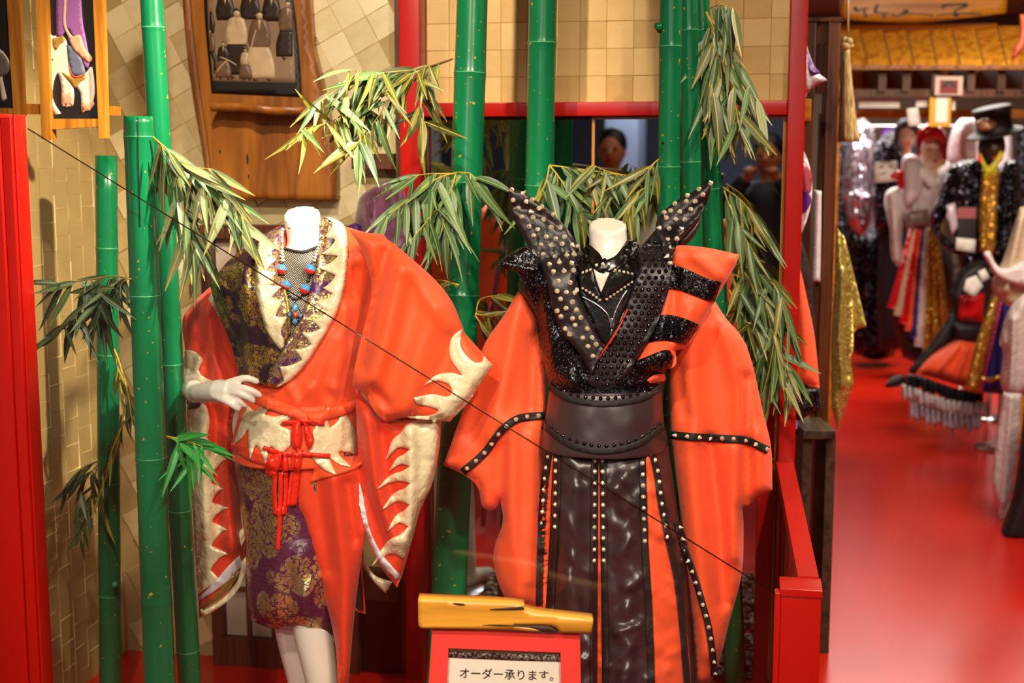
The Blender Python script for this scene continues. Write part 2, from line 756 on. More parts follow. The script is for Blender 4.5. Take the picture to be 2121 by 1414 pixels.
MT['steel'] = plain('pale_gold_steel', '#efe3c8', .3, .55, var=0, spec=1.0)
MT['silver'] = plain('silver_metal', '#cfd0d0', .2, 1.0, var=0)
MT['jet'] = plain('jet_bead', '#050507', .06, var=0, spec=.9)
MT['brocade'] = brocade('purple_gold_brocade', '#55243f', '#d6bd7c', 44, .53)
MT['gold_brocade'] = brocade('gold_black_brocade', '#2a0f20', '#c09a3c', 60, .5)
MT['lapel_brocade'] = brocade('pale_gold_brocade', '#4c1d55', '#dcc272', 64, .66)
MT['mirror'] = M('mirror_glass', '#c4c6c8', .015, 1.0).m

# ================================================================== setting
def slab(poly, d0, d1, step=12, dref=None):
    """board of that outline standing parallel to the display's back, from depth d0 to d1"""
    pts, tris, border, rim = fill(poly, step)
    V = []
    A = [az(x, y, d0 if dref is None else dref) for x, y in pts]
    for dd in (d0, d1):
        V += [L(a, dd, z) for a, z in A]
    n = len(pts)
    return V, list(tris) + [tuple(n + i for i in reversed(f)) for f in tris] + [(b, a, a + n, b + n) for a, b in border]


def board(poly, Y, depth, step=12, k=0.0):
    """the same, square to the view axis at distance Y"""
    pts, tris, border, rim = fill(poly, step)
    F0 = [P(x, y, Y, k) for x, y in pts]
    V = F0 + [v + Vector((k, 1, 0)).normalized() * depth for v in F0]
    n = len(pts)
    return V, list(tris) + [tuple(n + i for i in reversed(f)) for f in tris] + [(b, a, a + n, b + n) for a, b in border]


def brush(pts, ws):
    q = spline([Vector((p[0], p[1], 0)) for p in pts], 5)
    w = spline([Vector((x, 0, 0)) for x in ws], 5)
    l, r = [], []
    for i, p in enumerate(q):
        t = (q[min(i + 1, len(q) - 1)] - q[max(i - 1, 0)]).normalized()
        nn = Vector((-t.y, t.x, 0)) * max(.4, w[i].x) / 2
        l.append((p.x + nn.x, p.y + nn.y, 1))
        r.append((p.x - nn.x, p.y - nn.y, 1))
    return l + r[::-1]


A_L = az(226, 600)[0]
D_END = -.62
while (lambda p: CX + F * p.x / p.y)(L(A_L, D_END, 1.6)) > 42:
    D_END -= .01
A_TRIM = az(822, 200)[0]
A_R0, A_R1 = az(837, 250)[0], az(880, 250)[0]
A_P0, A_P1 = az(1628, 300)[0], az(1664, 300)[0]
CEIL = 2.9

m = M('red_floor', '#c4170f', .22, spec=.3)
m.base(m.ramp(m.noise(1.3, 4), [(.3, '#b0180a'), (.7, '#cc2610')]))
m.m.node_tree.nodes['Principled BSDF'].inputs['Coat Weight'].default_value = 0
MT['floor'] = m.m
obj('floor', wbox(-4, 6, -5, 13, -.06, 0), MT['floor'], kind='structure', smooth=False)
obj('ceiling', wbox(-4, 6, -5, 13, CEIL, CEIL + .08), plain('ceiling_paint', '#8a7a64', .8), kind='structure', smooth=False)
MT['wallpaper'] = plain('gold_wall_backing', '#a88e58', .6, var=.2)
walls = {}
walls['back'] = obj('wall_back', lbox(A_L - .06, A_P1, .03, .1, 0, CEIL), MT['wallpaper'], kind='structure', smooth=False)
walls['left'] = obj('wall_left', lbox(A_L - .07, A_L, D_END, .1, 0, CEIL), MT['wallpaper'], kind='structure', smooth=False)
MT['dim_wall'] = plain('far_shop_wall', '#54402a', .7, var=.35, vs=2)
obj('wall_far', wbox(-1, 6, 12.4, 12.5, 0, CEIL), MT['dim_wall'], kind='structure', smooth=False)
obj('wall_right', wbox(5.4, 5.5, -5, 13, 0, CEIL), MT['dim_wall'], kind='structure', smooth=False)
MT['rear_wall'] = plain('rear_shop_wall', '#454a58', .6, var=.3, vs=1.5)
obj('wall_rear', wbox(-4, 6, -5, -4.9, 0, CEIL), MT['rear_wall'], kind='structure', smooth=False)


def tile_mat(name, lo, hi, rough, metal):
    mm = M(name, hi, rough, metal)
    oi = mm.n('ShaderNodeObjectInfo')
    f = mm.noise(22, 4)
    mx = mm.n('ShaderNodeMath', operation='MULTIPLY_ADD')
    mm.ln(oi.outputs['Random'], mx.inputs[0])
    mx.inputs[1].default_value = .55
    sc = mm.n('ShaderNodeMath', operation='MULTIPLY')
    mm.ln(f, sc.inputs[0])
    sc.inputs[1].default_value = .5
    mm.ln(sc.outputs[0], mx.inputs[2])
    mm.base(mm.ramp(mx.outputs[0], [(.2, lo), (.75, hi)]))
    mm.bump(mm.noise(160, 3), .25, .001)
    return mm.m


def tile_mesh(name, w, h, t, mat, b=.002):
    V = [Vector(q) for q in ((-w, 0, -h), (w, 0, -h), (w, 0, h), (-w, 0, h), (-w + b, -t, -h + b), (w - b, -t, -h + b), (w - b, -t, h - b), (-w + b, -t, h - b))]
    return make_mesh(name, V, [(4, 5, 6, 7), (0, 1, 5, 4), (1, 2, 6, 5), (2, 3, 7, 6), (3, 0, 4, 7)], mat, False)


MT['tile_gold'] = tile_mat('gold_paper_square', '#c2a766', '#efd99a', .45, .2)
MT['tile_silver'] = tile_mat('pale_gold_paper_square', '#b8a06a', '#ecdcae', .36, .35)
MT['tile_tan'] = tile_mat('tan_paper_square', '#c29c58', '#dcb877', .5, .15)
rt = random.Random(3)
QB = Matrix((EX, EY, EZ)).transposed().to_quaternion()
QL = Matrix((-EY, EX, EZ)).transposed().to_quaternion()     # facing +a
# side wall: upright squares in shifted columns
pt = .078
me = tile_mesh('tile', pt / 2, pt / 2, .003, MT['tile_gold'])
n = 0
for i in range(int(-D_END / pt)):
    for j in range(28):
        z = .05 + j * pt + (pt / 2 if i % 2 else 0)
        if n < 290:
            q = QL @ Quaternion((0, 0, 1), rt.uniform(-.03, .03)) @ Quaternion((1, 0, 0), rt.uniform(-.03, .03))
            inst('tile', me, walls['left'], L(A_L + .001, -.04 - i * pt, z), q)
            n += 1
# back wall left of the red post: squares laid on the slant
me = tile_mesh('tile', .041, .041, .003, MT['tile_silver'])
me2 = tile_mesh('tile', .0387, .0387, .0016, MT['tile_tan'], .001)
n = 0
sl = R(28)
for i in range(-30, 31):
    for j in range(-30, 31):
        a = (i * math.cos(sl) - j * math.sin(sl)) * .082 + (A_L + A_TRIM) / 2
        z = (i * math.sin(sl) + j * math.cos(sl)) * .082 + 1.4
        if A_L + .03 < a < A_TRIM - .02 and 1.02 < z < 2.35 or (A_L + .03 < a < A_L + .3 and .04 < z <= 1.02):
            q = QB @ Quaternion((0, 1, 0), -sl) @ Quaternion((0, 0, 1), rt.uniform(-.035, .035)) @ Quaternion((1, 0, 0), rt.uniform(-.035, .035))
            if n < 295:
                inst('tile', me, walls['back'], L(a, .029, z), q)
                n += 1
zb = az(1200, 211)[1]
n2 = 0
for i in range(18):
    for j in range(9):
        a, z = A_R1 + .03 + i * .0775, zb + .036 + j * .0775
        if a < A_P0 - .01:
            inst('tile', me2, walls['back'], L(a, .029, z), QB @ Quaternion((0, 0, 1), rt.uniform(-.02, .02)) @ Quaternion((1, 0, 0), rt.uniform(-.02, .02)))

# red frame round the mirror
zt0, zt1 = az(1200, 241)[1], az(1200, 212)[1]
obj('trim_1', lbox(A_R0, A_R1, -.05, .03, 0, CEIL, .004), MT['red_lacquer'], kind='structure')
obj('trim_2', lbox(A_P0, A_P1, -.05, .06, 0, CEIL, .004), MT['red_lacquer'], kind='structure')
obj('trim_3', lbox(A_R1, A_P0, -.035, .03, zt0, zt1, .003), MT['red_lacquer'], kind='structure')
obj('trim_4', lbox(A_TRIM, A_R0 - .001, -.02, .03, 0, CEIL), MT['dark_wood'], kind='structure', smooth=False)
obj('baseboard_back', lbox(A_R1, A_P0, -.03, .03, 0, .05), MT['red_lacquer'], kind='structure', smooth=False)
# sliding mirror doors
AS = az(1232, 300)[0]
for i, (a0, a1, d) in enumerate(((A_R1 + .001, AS + .008, .012), (AS - .008, A_P0 - .001, -.006))):
    w = .008
    dr = obj('mirror_door', lbox(a0 + w, a1 - w, d + .004, d + .008, .06, zt0 - w), MT['mirror'], smooth=False,
             label=('tall sliding mirror behind the green bamboo, left half in a thin wooden frame' if i == 0 else 'tall sliding mirror behind the studded costume, right half in a thin gilt wood frame'), cat='mirror')
    for q in ((a0, a0 + w, .052, zt0 - .001), (a1 - w, a1, .052, zt0 - .001)):
        obj('stile', lbox(q[0], q[1], d, d + .012, q[2], q[3]), MT['frame_wood' if i or q[0] != a0 else 'dark_wood'], dr, False)
    obj('top_rail', lbox(a0 + w, a1 - w, d, d + .012, zt0 - w - .001, zt0 - .001), MT['dark_wood' if i == 0 else 'frame_wood'], dr, False)

# dark glossy panel and shoji low on the back wall
aS0, aS1 = az(424, 700, -.03)[0], az(735, 700, -.03)[0]
zs0, zs1 = .02, az(500, 466, -.03)[1]
sh = thing('shoji_screen', 'dark brown latticed paper screen behind the flame costume, under the carved plaque', 'screen', L((aS0 + aS1) / 2, -.03, 0))
MT['paper'] = plain('shoji_paper', '#b8a590', .8, var=.1)
obj('frame', add(lbox(aS0, aS0 + .035, -.045, .02, 0, zs1), lbox(aS1 - .035, aS1, -.045, .02, 0, zs1), lbox(aS0 + .035, aS1 - .035, -.045, .02, zs1 - .04, zs1), lbox(aS0 + .035, aS1 - .035, -.045, .02, 0, .09)), MT['dark_wood'], sh, False)
npx, npz = 5, 8
for i in range(npx):
    for j in range(npz):
        w, h = (aS1 - aS0 - .07) / npx, (zs1 - .13) / npz
        obj('pane', lbox(aS0 + .035 + i * w + .002, aS0 + .035 + (i + 1) * w - .002, -.012, -.008, .09 + j * h + .002, .09 + (j + 1) * h - .002), MT['paper'], sh, False)
        if j:
            continue
for i in range(1, npx):
    x = aS0 + .035 + i * (aS1 - aS0 - .07) / npx
    obj('lattice_bar', lbox(x - .005, x + .005, -.035, -.006, .09, zs1 - .04), MT['dark_wood'], sh, False)
for j in range(1, npz):
    z = .09 + j * (zs1 - .13) / npz
    obj('lattice_bar', lbox(aS0 + .035, aS1 - .035, -.03, -.006, z - .005, z + .005), MT['dark_wood'], sh, False)
MT['black_gloss'] = plain('black_lacquer', '#160d0d', .18, var=.3, vs=8)
obj('trim_5', lbox(aS1 + .002, A_TRIM - .002, -.02, .03, .0, az(780, 1236)[1]), MT['black_gloss'], kind='structure', smooth=False)
obj('trim_6', lbox(aS1 + .002, A_TRIM - .002, -.03, .03, az(780, 1236)[1], az(780, 1180)[1]), MT['dark_wood'], kind='structure', smooth=False)
obj('dark_bar', lbox(az(735, 340)[0], A_TRIM - .002, -.035, .028, az(780, 350, -.03)[1], az(780, 318, -.03)[1]), MT['dark_wood'], kind='structure', smooth=False)  # dark horizontal bar on the back wall, left of the red frame

# gravel bed: pebbles nobody could count
rg = random.Random(5)
tmpl = []
for s in range(5):
    V, Fc = ball((0, 0, 0), 1, 6, 4, (1, .8, .55))
    V = [v * (1 + rg.uniform(-.12, .12)) for v in V]
    tmpl.append((V, Fc))
VV, FF = [], []
for i in range(2600):
    a, d = rg.uniform(A_R1 + .02, A_P0 - .03), rg.uniform(-1.12, -.07)
    r = rg.uniform(.011, .02)
    V, Fc = tmpl[i % 5]
    q = Quaternion((0, 0, 1), rg.uniform(0, 6.3)) @ Quaternion((1, 0, 0), rg.uniform(-.5, .5))
    c = L(a, d, rg.uniform(.004, .03))
    n0 = len(VV)
    VV += [c + q @ (v * r) for v in V]
    FF += [tuple(n0 + k for k in f) for f in Fc]
mm = M('gravel', '#6b6358', .55)
mm.base(mm.ramp(mm.noise(38, 2), [(.3, '#3a342e'), (.5, '#8b8274'), (.7, '#b5ad9c')]))
obj('gravel_bed', (VV, FF), mm.m, label='bed of grey river pebbles at the foot of the mirror', cat='gravel', kind='stuff', recalc=False)

# ------------------------------------------------------------------ front posts, glass, side fence
YG = 2.72                       # the glass runs parallel to the back wall


def az_front(px, py):
    return az(px, py, DG)


DG = (Vector((0, YG, 0)) - ORG).dot(EY)
ap0, zp = az_front(-56, 236)
ap1 = az_front(38, 236)[0]
DL = DG
lp = thing('red_post', 'tall red lacquered square post with grooves, standing left of the green bamboo', 'post', L((ap0 + ap1) / 2, DL, 0))
w3 = ap1 - ap0
obj('shaft', lbox(ap0, ap0 + w3 * .72, DL - .03, DL + .03, 0, zp, .003), MT['red_lacquer'], lp)
obj('batten', lbox(ap0 + w3 * .735, ap0 + w3 * .95, DL - .024, DL + .03, 0, zp - .008, .002), MT['red_lacquer'], lp)
obj('batten', lbox(ap0 + w3 * .955, ap1, DL - .016, DL + .03, 0, zp - .002, .002), MT['red_lacquer'], lp)
ar0, zr = az_front(1620, 1229)
ar1 = az_front(1704, 1229)[0]
an0 = az_front(1605, 1229)[0]
rp = thing('red_post', 'short red lacquered end post in the right foreground, with a notch on its inner side', 'post', L((ar0 + ar1) / 2, DG, 0))
obj('shaft', lbox(ar0 - .002, ar1 - .002, DG - .0, DG + .075, 0, zr - .006, .002), MT['red_lacquer'], rp)
obj('cap', lbox(ar0 - .004, ar1, DG - .003, DG + .078, zr - .0055, zr + .012, .002), MT['red_lacquer'], rp)
obj('batten', lbox(an0, ar0 - .0025, DG - .0, DG + .03, 0, zr + .001, .002), MT['red_lacquer'], rp)
# glass panel with its slanting edge
g0, g1 = az_front(50, 266), az_front(1606, 1234)
mg = M('clear_glass', '#ffffff', .02)
nt = mg.nt
tr = mg.n('ShaderNodeBsdfTransparent')
tr.inputs[0].default_value = (.985, .995, .99, 1)
gl = mg.n('ShaderNodeBsdfGlossy')
gl.inputs['Roughness'].default_value = .02
mx = mg.n('ShaderNodeMixShader')
mx.inputs[0].default_value = .035
mg.ln(tr.outputs[0], mx.inputs[1])
mg.ln(gl.outputs[0], mx.inputs[2])
mg.ln(mx.outputs[0], nt.nodes['Material Output'].inputs['Surface'])
MT['glass'] = mg.m
GD = DG + .012
gp = obj('glass_panel', hexa([L(g0[0], GD, .02), L(g1[0], GD, .02), L(g1[0], GD + .006, .02), L(g0[0], GD + .006, .02),
                              L(g0[0], GD, g0[1]), L(g1[0], GD, g1[1]), L(g1[0], GD + .006, g1[1]), L(g0[0], GD + .006, g0[1])]),
         MT['glass'], smooth=False, label='clear glass guard panel with a diagonal top edge, between the two red posts', cat='glass panel')
MT['glass_edge'] = plain('polished_glass_edge', '#3c2a16', .12, .7, var=.5, vs=9)
obj('glass_edge', tube([L(g0[0], GD + .003, g0[1]), L(g1[0], GD + .003, g1[1])], .0015, 8), MT['glass_edge'], gp)

# side fence from the end post to the back post
fb0, fb1 = az(1627, 944, -.05), az(1660, 944, -.05)
rail_z = zr + .015
fence = thing('red_side_fence', 'red lacquered fence with a flat handrail, running from the end post to the back wall', 'fence', L(fb0[0], -.5, 0))
f0 = ar0 + .034
f1 = ar1 - .004
obj('handrail', hexa([L(f0, DG + .079, rail_z - .03), L(f1, DG + .079, rail_z - .03), L(A_P1 - .003, -.052, rail_z - .03), L(A_P0 - .004, -.052, rail_z - .03),
                      L(f0, DG + .079, rail_z), L(f1, DG + .079, rail_z), L(A_P1 - .003, -.052, rail_z), L(A_P0 - .004, -.052, rail_z)]), MT['red_lacquer'], fence, False)
for i in range(6):
    t0, t1 = i / 6 + .008, (i + 1) / 6 - .004
    q = []
    for z in (.02, rail_z - .034):
        for t, o in ((t0, 0), (t1, 0), (t1, .016), (t0, .016)):
            a = (f0 + .012) * (1 - t) + (A_P0 + .01) * t + o
            q.append(L(a, (DG + .08) * (1 - t) - .055 * t, z))
    obj('board', hexa(q), MT['red_wood'], fence, False)
obj('inner_post', lbox(A_P0 - .055, A_P0 - .012, -.06, -.02, .0, rail_z - .012, .002), MT['red_lacquer'], fence)

# ------------------------------------------------------------------ bamboo
mm = M('green_painted_bamboo', '#0a8048', .24, spec=.6)
co = mm.co((1, 1, .25))
base = mm.ramp(mm.noise(9, 4, co), [(.3, '#055634'), (.7, '#0a7846')])
sp = mm.ramp(mm.noise(75, 1), [(.735, 0.0), (.75, 1.0)])
mxn = mm.n('ShaderNodeMix', data_type='RGBA')
mm.ln(sp, mxn.inputs[0])
mm.ln(base, mxn.inputs[6])
mxn.inputs[7].default_value = lin('#b58a2a')
mm.base(mxn.outputs[2])
mm.bump(mm.noise(45, 3, mm.co((1, 1, .5))), .12, .002)
MT['bamboo'] = mm.m
MT['bamboo_ring'] = plain('bamboo_node', '#3f9a62', .35, var=.3, vs=60)
MT['twig'] = plain('yellow_twig', '#c6a838', .5, var=.25, vs=30)
MT['twig_dark'] = plain('brown_twig', '#6b5a30', .6, var=.25, vs=30)


def leaf_mat(name, lo, hi, rib, rough=.42):
    m = M(name, hi, rough)
    oi = m.n('ShaderNodeObjectInfo')
    c = m.ramp(oi.outputs['Random'], [(0, lo), (1, hi)])
    t = m.n('ShaderNodeTexCoord')
    s = m.n('ShaderNodeSeparateXYZ')
    m.ln(t.outputs['Object'], s.inputs[0])
    ab = m.n('ShaderNodeMath', operation='ABSOLUTE')
    m.ln(s.outputs[1], ab.inputs[0])
    f = m.ramp(ab.outputs[0], [(.006, 1.0), (.013, 0.0)])
    x = m.n('ShaderNodeMix', data_type='RGBA')
    m.ln(f, x.inputs[0])
    m.ln(c, x.inputs[6])
    x.inputs[7].default_value = lin(rib)
    m.base(x.outputs[2])
    m.b.inputs['Transmission Weight'].default_value = 0
    return m.m


LM = {
    'grey': leaf_mat('greygreen_leaf', '#4a5c3a', '#86936a', '#c9b04a'),
    'dark': leaf_mat('dark_leaf', '#1e3016', '#3c5028', '#5d6a3c'),
    'olive': leaf_mat('olive_leaf', '#404519', '#7c7c30', '#b8a84c'),
    'mid': leaf_mat('green_leaf', '#2c4c2a', '#5f7d48', '#8f9d60'),
    'bright': leaf_mat('bright_green_leaf', '#1c6a2a', '#2f9640', '#3fae4c'),
}
LEAF = {}
for key, mt_ in LM.items():
    for v in range(4):
        wd, dr, tw = (.085, .07, .1, .08)[v], (.05, .16, .26, -.06)[v], (.1, -.35, .3, 0)[v]
        V, Fc = [], []
        N = 8
        for i in range(N + 1):
            t = i / N
            w = wd * (math.sin(math.pi * min(1, t * 1.02) ** .72) ** .9 if 0 < t < 1 else .04)
            zc = -dr * t * t
            for s in (-1, 0, 1):
                V.append(Vector((t, s * w * math.cos(tw * t), zc + abs(s) * w * .35 + s * w * math.sin(tw * t))))
        for i in range(N):
            for s in (0, 1):
                Fc.append((i * 3 + s, (i + 1) * 3 + s, (i + 1) * 3 + s + 1, i * 3 + s + 1))
        LEAF[key, v] = make_mesh('leaf', V, Fc, mt_, True)


def culm(label, top, bottom, w0, w1, Y, nodes, cut=False, Y1=None, bend=(0, 0)):
    """bamboo from pixel top to where it meets the floor"""
    Y1 = Y if Y1 is None else Y1
    if not cut:                     # runs on up to the ceiling
        e = -330 / (bottom[1] - top[1])
        top = (top[0] + (bottom[0] - top[0]) * e, top[1] - 330)
        w0, Y = w0 + (w1 - w0) * e, Y + (Y1 - Y) * e
    p0, p1 = P(*top, Y), P(*bottom, Y1)
    tt = p0.z / (p0.z - p1.z)
    foot = p0 + (p1 - p0) * tt
    r0, r1 = w0 / 2 / F * Y, w1 / 2 / F * Y1
    n_ = 40
    hs = [(top[1] + (bottom[1] - top[1]) * i / n_ / 1.0) for i in range(n_ + 1)]
    length = (foot - p0).length
    axis = (foot - p0).normalized()
    tn = []
    for y in nodes:
        # height of the node along the stem
        t = (y - top[1]) / (bottom[1] - top[1])
        tn.append(t * (p1 - p0).length)
    c = thing('bamboo_pole', label, 'bamboo', foot)
    st = sorted(set([0] + [length * i / 16 for i in range(17)] + [q + e for q in tn for e in (-.03, -.012, -.004, 0, .004, .012, .03) if 0 < q + e < length]))
    pts, rs = [], []
    for s in st:
        r = r0 + (r1 - r0) * min(1.2, s / (p1 - p0).length)
        dn = min([abs(s - q) for q in tn] + [9])
        r *= 1 + .05 * math.exp(-(dn / .012) ** 2) - .025 * math.exp(-((dn - .006) / .004) ** 2)
        b = math.sin(math.pi * s / length)
        pts.append(p0 + axis * s + Vector((bend[0] * b, bend[1] * b, 0)))
        rs.append(r)
    if cut:
        pts = [pts[0] + axis * .05, pts[0] + axis * .0004] + pts
        rs = [rs[0] * .78, rs[0] * .82] + rs
    obj('culm', tube(pts, rs, 24), MT['bamboo'], c)
    for q in tn:
        if 0 < q < length:
            b = math.sin(math.pi * q / length)
            cc = p0 + axis * q + Vector((bend[0] * b, bend[1] * b, 0))
            r = (r0 + (r1 - r0) * q / length) * 1.05
            ring = []
            Vr, Fr = lathe([(r * .98, -.002), (r * 1.012, -.001), (r * 1.012, .001), (r * .98, .002)], cc, 24, -axis)
            obj('node_ring', (Vr, Fr), MT['bamboo_ring'], c)
    return c


BA = culm('thick green bamboo pole with a sawn open top, left foreground', (286, 241), (331, 1414), 59, 66, 2.98, (281, 597, 930, 1236), cut=True)
BB = culm('slim dark green bamboo pole with a sawn top in the wall corner', (220, 322), (229, 1414), 44, 47, 3.62, (505, 720, 985, 1222), cut=True)
BC = culm('green bamboo pole leaning just behind the sawn thick one, rising out of view', (311, -60), (393, 1414), 46, 48, 3.22, (28, 716, 1030, 1340))
BD = culm('thick green bamboo pole leaning between the two costumes', (976, -60), (918, 1414), 62, 78, 3.56, (133, 357, 588, 900, 1228), Y1=3.45, bend=(.01, 0))
BE = culm('green bamboo pole right of the leaning one, behind the studded left collar point', (1126, -60), (1098, 1414), 57, 62, 3.75, (58, 345, 640, 950))
BF = culm('left bamboo pole of the close group of three, behind the right collar point', (1390, -60), (1374, 1414), 45, 50, 3.5, (65, 307, 560, 820))
BG = culm('middle bamboo pole of the close group of three at the mirror', (1424, -60), (1450, 1414), 38, 52, 3.6, (33, 297, 520, 800))
BH = culm('right bamboo pole of the close group of three, carrying long drooping leaves', (1450, -60), (1522, 1414), 32, 44, 3.68, (33, 352, 620, 880))
obj('branch_stub', tube([P(238, 1212, 3.59), P(238, 1210, 3.55)], .008, 10), MT['bamboo_ring'], BB)
obj('branch_stub', tube([P(1366, 62, 3.49), P(1362, 52, 3.47)], .009, 10), MT['bamboo'], BF)
MT['hole'] = plain('dark_hole', '#0a0805', .9, var=0)
obj('drilled_hole', ball(P(1373, 296, 3.458), .004, 8, 5), MT['hole'], BF)
obj('split', tube([P(285.5, 244, 2.948), P(286.5, 330, 2.947), P(290, 470, 2.947)], .0012, 5), MT['hole'], BA)
rl = random.Random(21)


def branch(pole, Y, twigs, n, ln, key, down=.55, spread=32, mat='twig', pal2=None, tw=.0016, zj=.06):
    """twigs: pixel lines with a depth change at the end; leaves hang along them"""
    V, Fc = [], []
    lines = []
    for q, dy in twigs:
        pts = [P(x, y, Y + dy * i / (len(q) - 1)) for i, (x, y) in enumerate(q)]
        sp = spline(pts, 5)
        lines.append(sp)
        V, Fc = add((V, Fc), tube(sp, [tw * (1.5 - t / len(sp)) for t in range(len(sp))], 5))
    br = obj('branch', (V, Fc), MT[mat], pole)
    tot = sum((l[-1] - l[0]).length for l in lines)
    for sp in lines:
        m = max(2, round(n * (sp[-1] - sp[0]).length / tot))
        for i in range(m):
            t = .12 + .88 * (i + rl.random() * .7) / m
            f = t * (len(sp) - 1)
            i0 = min(int(f), len(sp) - 2)
            p = sp[i0].lerp(sp[i0 + 1], min(1, f - i0))
            tg = (sp[i0 + 1] - sp[i0]).normalized()
            d = (tg * (1 - down) + Vector((0, 0, -1)) * down).normalized()
            ang = R(rl.gauss(0, spread))
            d = Quaternion((0, -1, 0), ang) @ d
            d = (d + Vector((0, rl.uniform(-.45, .35), 0))).normalized()
            nn = Vector((rl.uniform(-.8, .8), -1, rl.uniform(-.1, .9)))
            nn = (nn - d * nn.dot(d)).normalized()
            y = nn.cross(d)
            qt = Matrix((d, y, nn)).transposed().to_quaternion()
            s = rl.uniform(*ln) / F * Y
            k = key if pal2 is None or rl.random() < .65 else pal2
            pp = p + Vector((0, rl.uniform(-.5, .5) * zj, 0))
            inst('leaf', LEAF[k, rl.randrange(4)], br, pp, qt, (s, s * rl.uniform(.68, 1.0), s))
    return br


branch(BA, 2.96, [([(318, 285), (345, 320), (365, 400), (400, 470)], .02), ([(318, 285), (370, 330), (420, 380), (470, 455)], -.02), ([(340, 320), (400, 345), (440, 350)], -.03),
                  ([(425, 385), (470, 400), (505, 455)], -.04), ([(360, 340), (380, 430), (400, 520)], -.03)], 78, (85, 145), 'grey', .62, 22, pal2='mid')
branch(BA, 2.95, [([(272, 578), (235, 572), (180, 580), (110, 590)], .02), ([(262, 572), (220, 600), (170, 640), (130, 680)], .03), ([(265, 575), (230, 610), (200, 660)], .03)], 52, (70, 130), 'dark', .6, 30, 'twig_dark')
branch(BB, 3.56, [([(236, 722), (250, 760), (262, 830), (240, 920)], -.1), ([(240, 730), (262, 800), (275, 880)], -.12), ([(238, 725), (255, 860), (225, 960), (205, 1060)], -.05)], 23, (50, 90), 'olive', .75, 16, pal2='dark')
branch(BB, 3.58, [([(205, 960), (180, 990), (160, 1040)], -.03), ([(200, 970), (185, 1040), (172, 1110)], -.05), ([(203, 955), (170, 970), (140, 1000)], -.03)], 29, (50, 85), 'dark', .6, 22, 'twig_dark')
branch(BA, 2.95, [([(345, 903), (385, 912), (420, 925)], -.06), ([(345, 903), (390, 925), (405, 960)], -.05)], 21, (75, 130), 'bright', .5, 38)
branch(BD, 3.5, [([(938, 122), (880, 140), (800, 160), (700, 185), (650, 215)], -.25), ([(938, 122), (870, 150), (820, 190), (770, 260)], -.2), ([(900, 135), (840, 150), (780, 150), (720, 145)], -.25),
                 ([(800, 165), (740, 210), (690, 250), (620, 268)], -.3), ([(880, 150), (870, 220), (880, 260)], -.1), ([(760, 180), (750, 260), (740, 310)], -.25)], 113, (62, 118), 'olive', .5, 38, 'twig_dark', pal2='mid')
branch(BD, 3.46, [([(948, 357), (905, 370), (850, 410), (800, 450)], -.15), ([(945, 357), (930, 400), (890, 450), (850, 500)], -.15), ([(950, 357), (975, 360), (990, 380)], -.1), ([(945, 360), (925, 420), (915, 480)], -.12), ([(940, 360), (890, 360), (850, 365)], -.1)], 63, (85, 140), 'mid', .55, 27)
branch(BE, 3.68, [([(1138, 342), (1160, 370), (1190, 420), (1220, 460)], -.06), ([(1138, 342), (1200, 350), (1270, 360), (1330, 375)], -.08), ([(1138, 342), (1130, 380), (1110, 410)], -.05), ([(1200, 350), (1240, 400), (1250, 440)], -.1)], 52, (75, 120), 'mid', .55, 28, pal2='olive')
branch(BF, 3.45, [([(1366, 368), (1310, 365), (1260, 355), (1225, 340)], -.05), ([(1362, 375), (1320, 400), (1300, 440)], -.1), ([(1364, 330), (1340, 350)], -.05)], 29, (70, 110), 'olive', .6, 28, pal2='mid')
branch(BH, 3.6, [([(1462, 25), (1500, 90), (1535, 160), (1570, 210)], -.15), ([(1464, 25), (1485, 100), (1490, 190), (1485, 250)], -.12), ([(1462, 25), (1495, 100), (1520, 200), (1530, 260)], -.18), ([(1465, 20), (1490, 10), (1520, 20)], -.1), ([(1480, 60), (1470, 140), (1475, 200)], -.1)], 84, (80, 130), 'grey', .66, 20, pal2='mid')
branch(BH, 3.6, [([(1498, 388), (1540, 420), (1570, 470)], -.08), ([(1500, 395), (1520, 450), (1560, 520)], -.1), ([(1500, 540), (1560, 560), (1610, 600), (1630, 680)], -.12), ([(1500, 545), (1550, 640), (1600, 720), (1640, 770)], -.1), ([(1505, 560), (1570, 600), (1600, 690), (1615, 780)], -.15), ([(1510, 600), (1560, 700), (1590, 800)], -.1)], 127, (70, 125), 'mid', .6, 24, pal2='olive')
branch(BD, 3.4, [([(985, 650), (1020, 655), (1060, 640)], .1), ([(985, 655), (1010, 690), (1030, 730)], .05), ([(985, 655), (995, 620), (1040, 610)], .1), ([(950, 590), (910, 580), (880, 590)], .1)], 34, (60, 100), 'olive', .45, 28)

# ================================================================== left costume
def hexgrid(poly, gap, margin, jit=.12):
    rim = outline(poly, 6)
    x0, y0 = rim.min(0)
    x1, y1 = rim.max(0)
    g = np.array([(x + (gap / 2 if k % 2 else 0) + random.uniform(-jit, jit) * gap, y + random.uniform(-jit, jit) * gap)
                  for k, y in enumerate(np.arange(y0 + gap * .4, y1, gap * .87)) for x in np.arange(x0, x1, gap)])
    g = g[inside(g, rim)]
    return g[dist(g, rim) > margin]


def remeshed(name, VF, mat, parent, voxel, smooth_iter=6):
    """all the overlapping pieces grown together into one continuous skin"""
    o = obj(name, VF, mat, parent)
    md = o.modifiers.new('skin', 'REMESH')
    md.mode = 'VOXEL'
    md.voxel_size = voxel
    md.use_smooth_shade = True
    s = o.modifiers.new('even', 'SMOOTH')
    s.factor = .5
    s.iterations = smooth_iter
    dg = bpy.context.evaluated_depsgraph_get()
    me = bpy.data.meshes.new_from_object(o.evaluated_get(dg))
    o.modifiers.clear()
    o.data = me
    if not me.materials:
        me.materials.append(mat)
    return o


